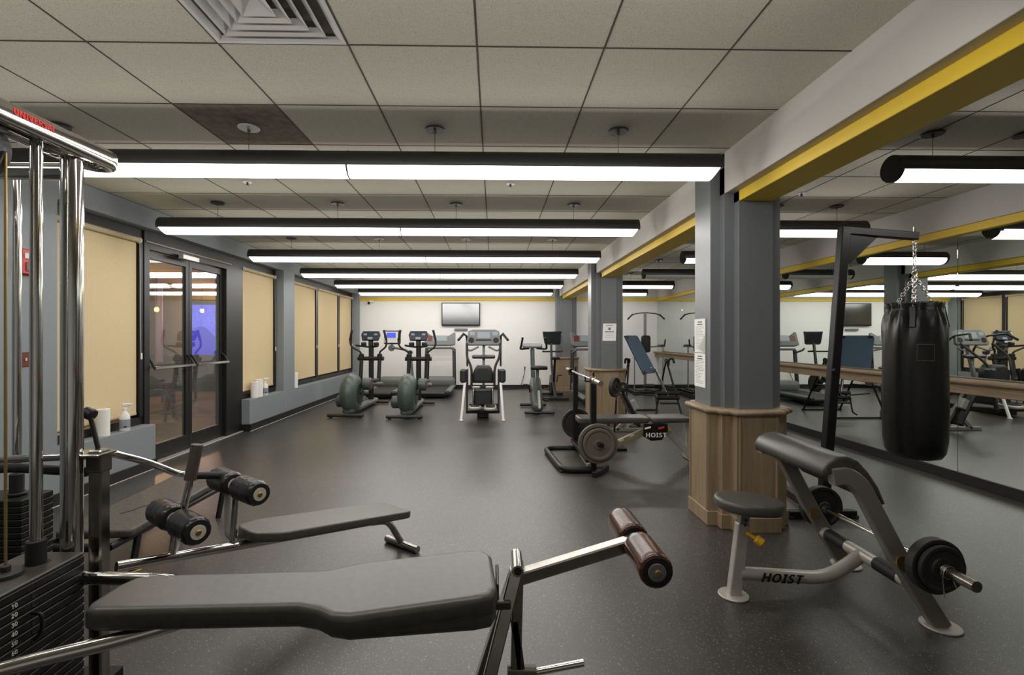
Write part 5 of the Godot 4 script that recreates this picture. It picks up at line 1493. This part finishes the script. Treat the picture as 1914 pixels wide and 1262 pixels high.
	st = S(); pad(st, [Vector2(-0.19, -0.15), Vector2(0.19, -0.15), Vector2(0.19, 0.02), Vector2(0.15, 0.12), Vector2(0.11, 0.165), Vector2(-0.11, 0.165), Vector2(-0.15, 0.12), Vector2(-0.19, 0.02)], -0.14, 0.14, 0.05, Transform3D(Basis(Vector3(1, 0, 0), Vector3(0, 0, -1), Vector3(0, 1, 0)), Vector3(0, 0.745, -0.62)), 4); part(t, "drive_cover", st, M.machine_dark)
	st = S(); box(st, Vector3(0, 0.53, -0.42), Vector3(0.58, 0.05, 0.06)); part(t, "cross_bar", st, M.rubber_black)
	st = S(); box(st, Vector3(0, 0.34, -0.7), Vector3(0.38, 0.34, 0.5), Basis(), 0.05); part(t, "lower_cover", st, M.machine_dark)
	st = S(); box(st, Vector3(0, 0.11, -0.28), Vector3(0.6, 0.05, 0.05)); bar(st, Vector3(0, 0.05, -0.3), Vector3(0, 0.05, -1.6), 0.2, 0.08); bar(st, Vector3(-0.3, 0.04, -1.55), Vector3(0.3, 0.04, -1.55), 0.08, 0.08); part(t, "floor_frame", st, M.rubber_black)
	st = S(); bar(st, Vector3(0, 0.5, -0.95), Vector3(0, 1.28, -1.15), 0.07, 0.05, Vector3.RIGHT); part(t, "console_mast", st, M.console_grey)
	st = S(); pad(st, rrect(0.44, 0.10, 0.04), 0.0, 0.05, 0.015, Transform3D(Basis(Vector3.RIGHT, 0.4), Vector3(0, 1.03, -1.0)), 2); part(t, "tray", st, M.machine_dark)
	var c := Vector3(0, 1.41, -1.08)
	st = S(); pad(st, [Vector2(-0.30, 0.13), Vector2(-0.22, 0.165), Vector2(0.22, 0.165), Vector2(0.30, 0.13), Vector2(0.335, -0.12), Vector2(0.30, -0.15), Vector2(-0.30, -0.15), Vector2(-0.335, -0.12)], -0.03, 0.03, 0.015, Transform3D(Basis(Vector3(1, 0, 0), Vector3(0, 0.3, 0.95).normalized() * -1.0, Vector3(0, 0.95, -0.3).normalized()), c), 3)
	var cons := part(t, "console", st, M.console_grey)
	var up := Vector3(0, 0.95, -0.3).normalized()
	var fn := Vector3(0, 0.3, 0.95).normalized()
	sheet(cons, "display_panel", c + up * 0.05 + fn * 0.032, Vector3.RIGHT, up, 0.24, 0.12, M.display_pale)
	sheet(cons, "key_panel", c - up * 0.05 + fn * 0.032, Vector3.RIGHT, up, 0.30, 0.03, M.rubber_black)
	for s in [-1.0, 1.0]:
		st = S(); disc(st, c + Vector3(s * 0.235, -0.05, 0.02), c + Vector3(s * 0.235, -0.05, 0.02) + fn * 0.03, 0.055, 18); part(cons, "cup_holder", st, M.rubber_black)
		sheet(cons, "vent_panel", c + Vector3(s * 0.22, 0, 0) + up * 0.08 + fn * 0.032, Vector3.RIGHT, up, 0.10, 0.07, M.display_pale)
	# upright bike seen from behind
	t = thing("upright_bike", "grey upright exercise bike seen from behind", "exercise bike", V(0.78, 0, 8.98))
	st = S(); bar(st, Vector3(-0.22, 0.04, 0.0), Vector3(0.34, 0.04, 0.0), 0.07, 0.06, Vector3.UP, 0.02); part(t, "rear_foot", st, M.machine_dark)
	st = S(); bar(st, Vector3(-0.25, 0.04, -1.05), Vector3(0.3, 0.04, -1.05), 0.07, 0.06, Vector3.UP, 0.02); bar(st, Vector3(0.03, 0.05, 0.0), Vector3(0.03, 0.05, -1.05), 0.1, 0.06); part(t, "front_foot", st, M.machine_dark)
	st = S(); pad(st, [Vector2(0.05, 0.06), Vector2(-0.10, 0.10), Vector2(-0.55, 0.10), Vector2(-0.80, 0.16), Vector2(-0.80, 0.50), Vector2(-0.55, 0.62), Vector2(-0.25, 0.45), Vector2(-0.05, 0.20)], -0.10, 0.10, 0.04, Transform3D(Basis(Vector3(0, 0, 1), Vector3(1, 0, 0), Vector3(0, 1, 0)), Vector3(0.03, 0.02, -0.02)), 3); part(t, "body_cover", st, M.machine_green)
	st = S(); bar(st, Vector3(0.06, 0.10, 0.02), Vector3(0.06, 0.42, -0.18), 0.07, 0.05, Vector3.RIGHT, 0.015); part(t, "rear_fin", st, M.silver_paint)
	st = S(); bar(st, Vector3(0.03, 0.35, -0.22), Vector3(0.03, 0.83, -0.12), 0.07, 0.06, Vector3.RIGHT, 0.01); part(t, "seat_post", st, M.machine_grey)
	st = S(); pad(st, [Vector2(-0.15, 0.12), Vector2(0.15, 0.12), Vector2(0.16, 0.02), Vector2(0.05, -0.16), Vector2(-0.05, -0.16), Vector2(-0.16, 0.02)], 0.82, 0.89, 0.03, Transform3D(Basis(), Vector3(0.06, 0, -0.12)), 3); part(t, "saddle", st, M.rubber_black)
	st = S(); bar(st, Vector3(0.0, 0.45, -0.72), Vector3(-0.01, 1.20, -0.82), 0.11, 0.08, Vector3.RIGHT, 0.02); part(t, "console_mast", st, M.machine_green)
	st = S(); pad(st, rrect(0.40, 0.16, 0.06), 0.0, 0.05, 0.02, place(Vector3(-0.01, 1.23, -0.80), Vector3.RIGHT, Vector3(0, 0.9, 0.4)), 3); part(t, "console", st, M.console_grey)
	for s in [-1.0, 1.0]:
		st = S(); tube(st, bend([Vector3(s * 0.08, 1.20, -0.80), Vector3(s * 0.26, 1.19, -0.70), Vector3(s * 0.25, 1.24, -0.55), Vector3(s * 0.22, 1.42, -0.50)], 0.06), 0.02, 10); part(t, "handlebar", st, M.rubber_black)
		st = S(); bar(st, Vector3(s * 0.11 + 0.03, 0.36, -0.5), Vector3(s * 0.14 + 0.03, 0.36 - s * 0.15, -0.42), 0.025, 0.03); part(t, "crank", st, M.machine_dark)
		st = S(); box(st, Vector3(s * 0.20 + 0.03, 0.36 - s * 0.15, -0.42), Vector3(0.10, 0.03, 0.10), Basis(), 0.01); part(t, "pedal", st, M.rubber_black)
	st = S(); box(st, Vector3(-0.07, 0.40, -0.30), Vector3(0.012, 0.12, 0.12), Basis(), 0.004); part(t, "badge", st, M.brown_plastic)
	# spin bike with a screen
	t = thing("spin_bike", "dark spin bike with a large black screen by the far column", "exercise bike", V(1.38, 0, 10.9))
	st = S(); bar(st, Vector3(-0.28, 0.04, 0.0), Vector3(0.30, 0.04, 0.0), 0.07, 0.06); part(t, "rear_foot", st, M.rubber_black)
	st = S(); bar(st, Vector3(-0.28, 0.04, -1.0), Vector3(0.30, 0.04, -1.0), 0.07, 0.06); part(t, "front_foot", st, M.rubber_black)
	st = S(); bar(st, Vector3(0, 0.05, 0), Vector3(0, 0.45, -0.45), 0.06, 0.08); bar(st, Vector3(0, 0.45, -0.45), Vector3(0, 0.05, -1.0), 0.06, 0.08); bar(st, Vector3(0, 0.45, -0.45), Vector3(0, 0.75, -0.75), 0.06, 0.08); part(t, "frame", st, M.machine_dark)
	st = S(); disc(st, Vector3(-0.03, 0.30, -0.80), Vector3(0.03, 0.30, -0.80), 0.23, 30); part(t, "flywheel", st, M.dark_steel)
	st = S(); bar(st, Vector3(0, 0.40, -0.35), Vector3(0, 0.92, -0.15), 0.05, 0.05, Vector3.RIGHT); part(t, "seat_post", st, M.rubber_black)
	st = S(); pad(st, [Vector2(-0.10, 0.12), Vector2(0.10, 0.12), Vector2(0.03, -0.14), Vector2(-0.03, -0.14)], 0.92, 0.98, 0.02, Transform3D(Basis(), Vector3(0, 0, -0.12)), 2); part(t, "saddle", st, M.rubber_black)
	st = S(); bar(st, Vector3(0, 0.7, -0.75), Vector3(0, 1.30, -0.85), 0.05, 0.05, Vector3.RIGHT); part(t, "handlebar_post", st, M.machine_dark)
	for s in [-1.0, 1.0]:
		st = S(); tube(st, bend([Vector3(0, 1.08, -0.82), Vector3(s * 0.22, 1.08, -0.75), Vector3(s * 0.22, 1.10, -0.5)], 0.06), 0.018, 10); part(t, "handlebar", st, M.rubber_black)
		st = S(); bar(st, Vector3(s * 0.08, 0.38, -0.45), Vector3(s * 0.10, 0.38 + s * 0.16, -0.42), 0.02, 0.03); box(st, Vector3(s * 0.15, 0.38 + s * 0.16, -0.42), Vector3(0.09, 0.03, 0.1)); part(t, "crank", st, M.dark_steel)
	st = S(); pad(st, [Vector2(-0.235, 0.165), Vector2(0.235, 0.165), Vector2(0.205, -0.135), Vector2(0.17, -0.155), Vector2(-0.15, -0.155), Vector2(-0.185, -0.12)], -0.02, 0.02, 0.012, Transform3D(Basis(Vector3(1, 0, 0), Vector3(0, 0.0, -1.0), Vector3(0, 1, 0)), Vector3(0.02, 1.40, -0.84)), 2)
	part(t, "screen", st, M.screen_black)

# ------------------------------------------------------------ small things
func make_small() -> void:
	# towel rolls and spray bottles on the ledge
	for q in [[-3.76, 4.79, "white paper towel roll on the ledge nearest the cable machine", 0.26, 0.055], [-3.755, 7.76, "shorter paper towel roll on the ledge past the doors", 0.25, 0.055], [-3.755, 7.90, "taller paper towel roll beside the shorter one past the doors", 0.28, 0.062], [-3.745, 9.27, "paper towel roll on the ledge in front of the grey pier", 0.28, 0.062]]:
		var t := thing("paper_towel_roll", q[2], "paper towel", V(q[0], 0.477, q[1]), 0.0, "paper towel rolls on the window ledge")
		var st := S(); lathe(st, Vector3.ZERO, Vector3.UP, [Vector2(0.02, 0), Vector2(q[4] - 0.003, 0), Vector2(q[4], 0.003), Vector2(q[4], q[3] - 0.003), Vector2(q[4] - 0.003, q[3]), Vector2(0.02, q[3]), Vector2(0.02, 0)], 24); part(t, "paper", st, M.paper_roll)
		st = S(); lathe(st, Vector3.ZERO, Vector3.UP, [Vector2(0.0195, 0.002), Vector2(0.0205, 0.002), Vector2(0.0205, q[3] + 0.001), Vector2(0.0195, q[3] + 0.001)], 16); part(t, "core", st, M.blind_tube)
	for q in [[-3.755, 5.06, "white spray bottle on the ledge beside the glass doors"], [-3.755, 8.12, "white spray bottle beside the pair of towel rolls"]]:
		var t := thing("spray_bottle", q[2], "bottle", V(q[0], 0.477, q[1]), 40.0, "spray bottles on the window ledge")
		var st := S(); lathe(st, Vector3.ZERO, Vector3.UP, [Vector2(0, 0), Vector2(0.043, 0), Vector2(0.046, 0.004), Vector2(0.046, 0.13), Vector2(0.042, 0.155), Vector2(0.02, 0.19), Vector2(0.015, 0.205), Vector2(0, 0.205)], 24, 0); part(t, "bottle_body", st, M.white_plastic)
		st = S(); disc(st, Vector3(0, 0.205, 0), Vector3(0, 0.232, 0), 0.019, 16); part(t, "collar", st, M.white_plastic)
		st = S(); box(st, Vector3(0.012, 0.262, 0), Vector3(0.075, 0.032, 0.026), Basis(), 0.008); disc(st, Vector3(0.045, 0.265, 0), Vector3(0.064, 0.265, 0), 0.011, 12); part(t, "spray_head", st, M.white_plastic)
		st = S(); tube(st, bend([Vector3(0.032, 0.25, 0), Vector3(0.045, 0.225, 0), Vector3(0.032, 0.205, 0)], 0.02), 0.005, 8); part(t, "trigger", st, M.white_plastic)
		st = S(); lathe(st, Vector3.ZERO, Vector3.UP, [Vector2(0.0463, 0.03), Vector2(0.0468, 0.032), Vector2(0.0468, 0.115), Vector2(0.0463, 0.117)], 24); part(t, "paper_label", st, M.display_pale)
		st = S(); box(st, Vector3(0.0, 0.045, 0.0465), Vector3(0.03, 0.012, 0.003)); part(t, "label_bar", st, M.black_print)
	# fire alarm and switch plate on the near pier
	var a := X_at(46, 490)
	var t := thing("fire_alarm", "red fire alarm pull station on the grey wall", "fire alarm", Vector3(LEFT + 0.002, a.y, a.z))
	var st := S(); box(st, Vector3(0.02, 0, 0), Vector3(0.04, 0.20, 0.13), Basis(), 0.008); part(t, "case", st, M.red_plastic)
	st = S(); box(st, Vector3(0.043, 0.045, 0), Vector3(0.01, 0.045, 0.09), Basis(), 0.003); part(t, "pull_handle", st, M.white_print)
	st = S(); box(st, Vector3(0.043, -0.04, 0), Vector3(0.008, 0.07, 0.07), Basis(), 0.003); part(t, "lower_panel", st, M.brown_plastic)
	a = X_at(46, 672)
	t = thing("switch_plate", "brown switch plate below the red fire alarm", "switch", Vector3(LEFT + 0.002, a.y, a.z))
	st = S(); box(st, Vector3(0.004, 0, 0), Vector3(0.008, 0.115, 0.075), Basis(), 0.003); part(t, "plate", st, M.brown_plastic)
	st = S(); box(st, Vector3(0.011, 0, 0), Vector3(0.01, 0.024, 0.012), Basis(), 0.003); part(t, "toggle", st, M.white_print)
	# television
	t = thing("television", "wall television with grey reflecting screen on the white back wall", "television", V(-0.91, 2.055, BACK - 0.06))
	st = S(); box(st, Vector3(0, 0, 0), Vector3(1.06, 0.64, 0.05), Basis(), 0.008); part(t, "case", st, M.black_steel)
	sheet(t, "tv_screen", Vector3(0, 0.012, 0.0265), Vector3.RIGHT, Vector3.UP, 1.01, 0.575, M.tv_screen)
	st = S(); box(st, Vector3(0, 0, -0.045), Vector3(0.3, 0.3, 0.04)); part(t, "wall_bracket", st, M.dark_steel)
	st = S(); box(st, Vector3(0, -0.42, -0.03), Vector3(0.36, 0.06, 0.06)); part(t, "box_below", st, M.console_grey)
	# security camera in the corner
	t = thing("security_camera", "small white security camera under the yellow strip in the corner", "camera", V(-3.42, 2.40, BACK - 0.1))
	st = S(); box(st, Vector3(0.06, 0, 0), Vector3(0.12, 0.06, 0.06), Basis(), 0.015); part(t, "body", st, M.white_plastic)
	st = S(); disc(st, Vector3(0.0, -0.02, 0.03), Vector3(0.0, -0.07, 0.05), 0.03, 14); part(t, "lens", st, M.black_steel)
	st = S(); tube(st, [Vector3(0.05, 0.0, 0), Vector3(0.05, 0.04, -0.06)], 0.012, 8); part(t, "mount", st, M.white_plastic)
	# power cord by the back wall
	t = thing("power_cord", "black power cord hanging at the white back wall beside the bike", "cord", V(0.84, 0, 13.4))
	st = S(); tube(st, bend([Vector3(0.02, 0.52, -0.19), Vector3(0.0, 0.40, -0.17), Vector3(-0.08, 0.12, -0.12), Vector3(-0.14, 0.008, -0.02), Vector3(-0.55, 0.008, 0.2), Vector3(-0.95, 0.008, 0.12)], 0.1), 0.008, 8); part(t, "cable", st, M.rubber_black)
	st = S(); box(st, Vector3(0.02, 0.56, -0.19), Vector3(0.03, 0.09, 0.02), Basis(), 0.005); part(t, "plug", st, M.rubber_black)
	# notices
	var im := Image.create(96, 128, false, Image.FORMAT_RGB8)
	im.fill(Color8(246, 245, 242))
	var rng := RandomNumberGenerator.new()
	rng.seed = 8
	var y := 10
	while y < 118:
		var w := rng.randi_range(30, 74)
		if y < 26: im.fill_rect(Rect2i(48 - w / 3, y, w * 2 / 3, 4), Color8(96, 92, 92))
		else:
			var x := 10
			while x < 10 + w:
				var l := rng.randi_range(3, 8)
				im.fill_rect(Rect2i(x, y, l, 2), Color8(168, 166, 168))
				x += l + 2
		y += 6 if y > 26 else 9
	var nm := mat("notice_print", 255, 255, 255, 0.8)
	nm.albedo_texture = ImageTexture.create_from_image(im)
	var im2 := im.duplicate() as Image
	im2.fill(Color8(248, 247, 245))
	im2.fill_rect(Rect2i(24, 12, 48, 4), Color8(150, 148, 148))
	im2.fill_rect(Rect2i(40, 30, 16, 18), Color8(110, 108, 110))
	im2.fill_rect(Rect2i(16, 58, 64, 6), Color8(60, 58, 60))
	for k in 3: im2.fill_rect(Rect2i(18, 76 + k * 12, 60, 3), Color8(196, 194, 196))
	var nm2 := mat("notice_print_bold", 255, 255, 255, 0.8)
	nm2.albedo_texture = ImageTexture.create_from_image(im2)
	for q in [[1.655, 1.44, 3.90, "upper white notice taped to the side of the near column"], [1.655, 1.165, 3.90, "lower white notice taped to the side of the near column"]]:
		var n := thing("paper_notice", q[3], "notice", V(q[0], q[1], q[2]), 0.0, "paper notices on the columns")
		sheet(n, "paper", Vector3.ZERO, Vector3(0, 0, 1), Vector3.UP, 0.205, 0.27, nm)
		if q[1] > 1.3:
			st = S()
			st.set_smooth_group(FLAT)
			var p0 := Vector3(-0.0012, -0.135, 0.1); var p1 := Vector3(-0.0012, 0.01, 0.1); var p2 := Vector3(-0.02, -0.10, 0.0)
			tri(st, p0, p1, p2); tri(st, p0, p2, p1); part(n, "curled_corner", st, M.paper_roll)
	var n2 := thing("paper_notice", "white notice with bold print on the front of the second column", "notice", V(1.929 + 0.005, 1.51, 8.45 - 0.298), 0.0, "paper notices on the columns")
	sheet(n2, "paper", Vector3.ZERO, Vector3(1, 0, 0), Vector3(0.03, 1, 0), 0.225, 0.29, nm2)

# where the ray of a pixel of the 1914 x 1262 frame meets the window wall
func X_at(px: float, py: float) -> Vector3:
	var a := (px - 957.0 + 14.8) / 915.0
	var b := -(py - 630.0) / 915.0
	var th := deg_to_rad(1.2)
	var r := Vector3(a * cos(th) + sin(th), b, cos(th) - a * sin(th))
	var k := LEFT / r.x
	return Vector3(LEFT, 1.43 + r.y * k, -r.z * k)

func _ready() -> void:
	make_materials()
	make_camera_and_light()
	make_shell()
	make_ceiling_things()
	make_lobby()
	make_cable_machine()
	make_leg_bench()
	make_sit_up_board()
	make_low_bench()
	make_preacher()
	make_bag()
	make_bench_and_rack()
	make_inversion_table()
	make_pull_up_tower()
	make_cardio()
	make_small()
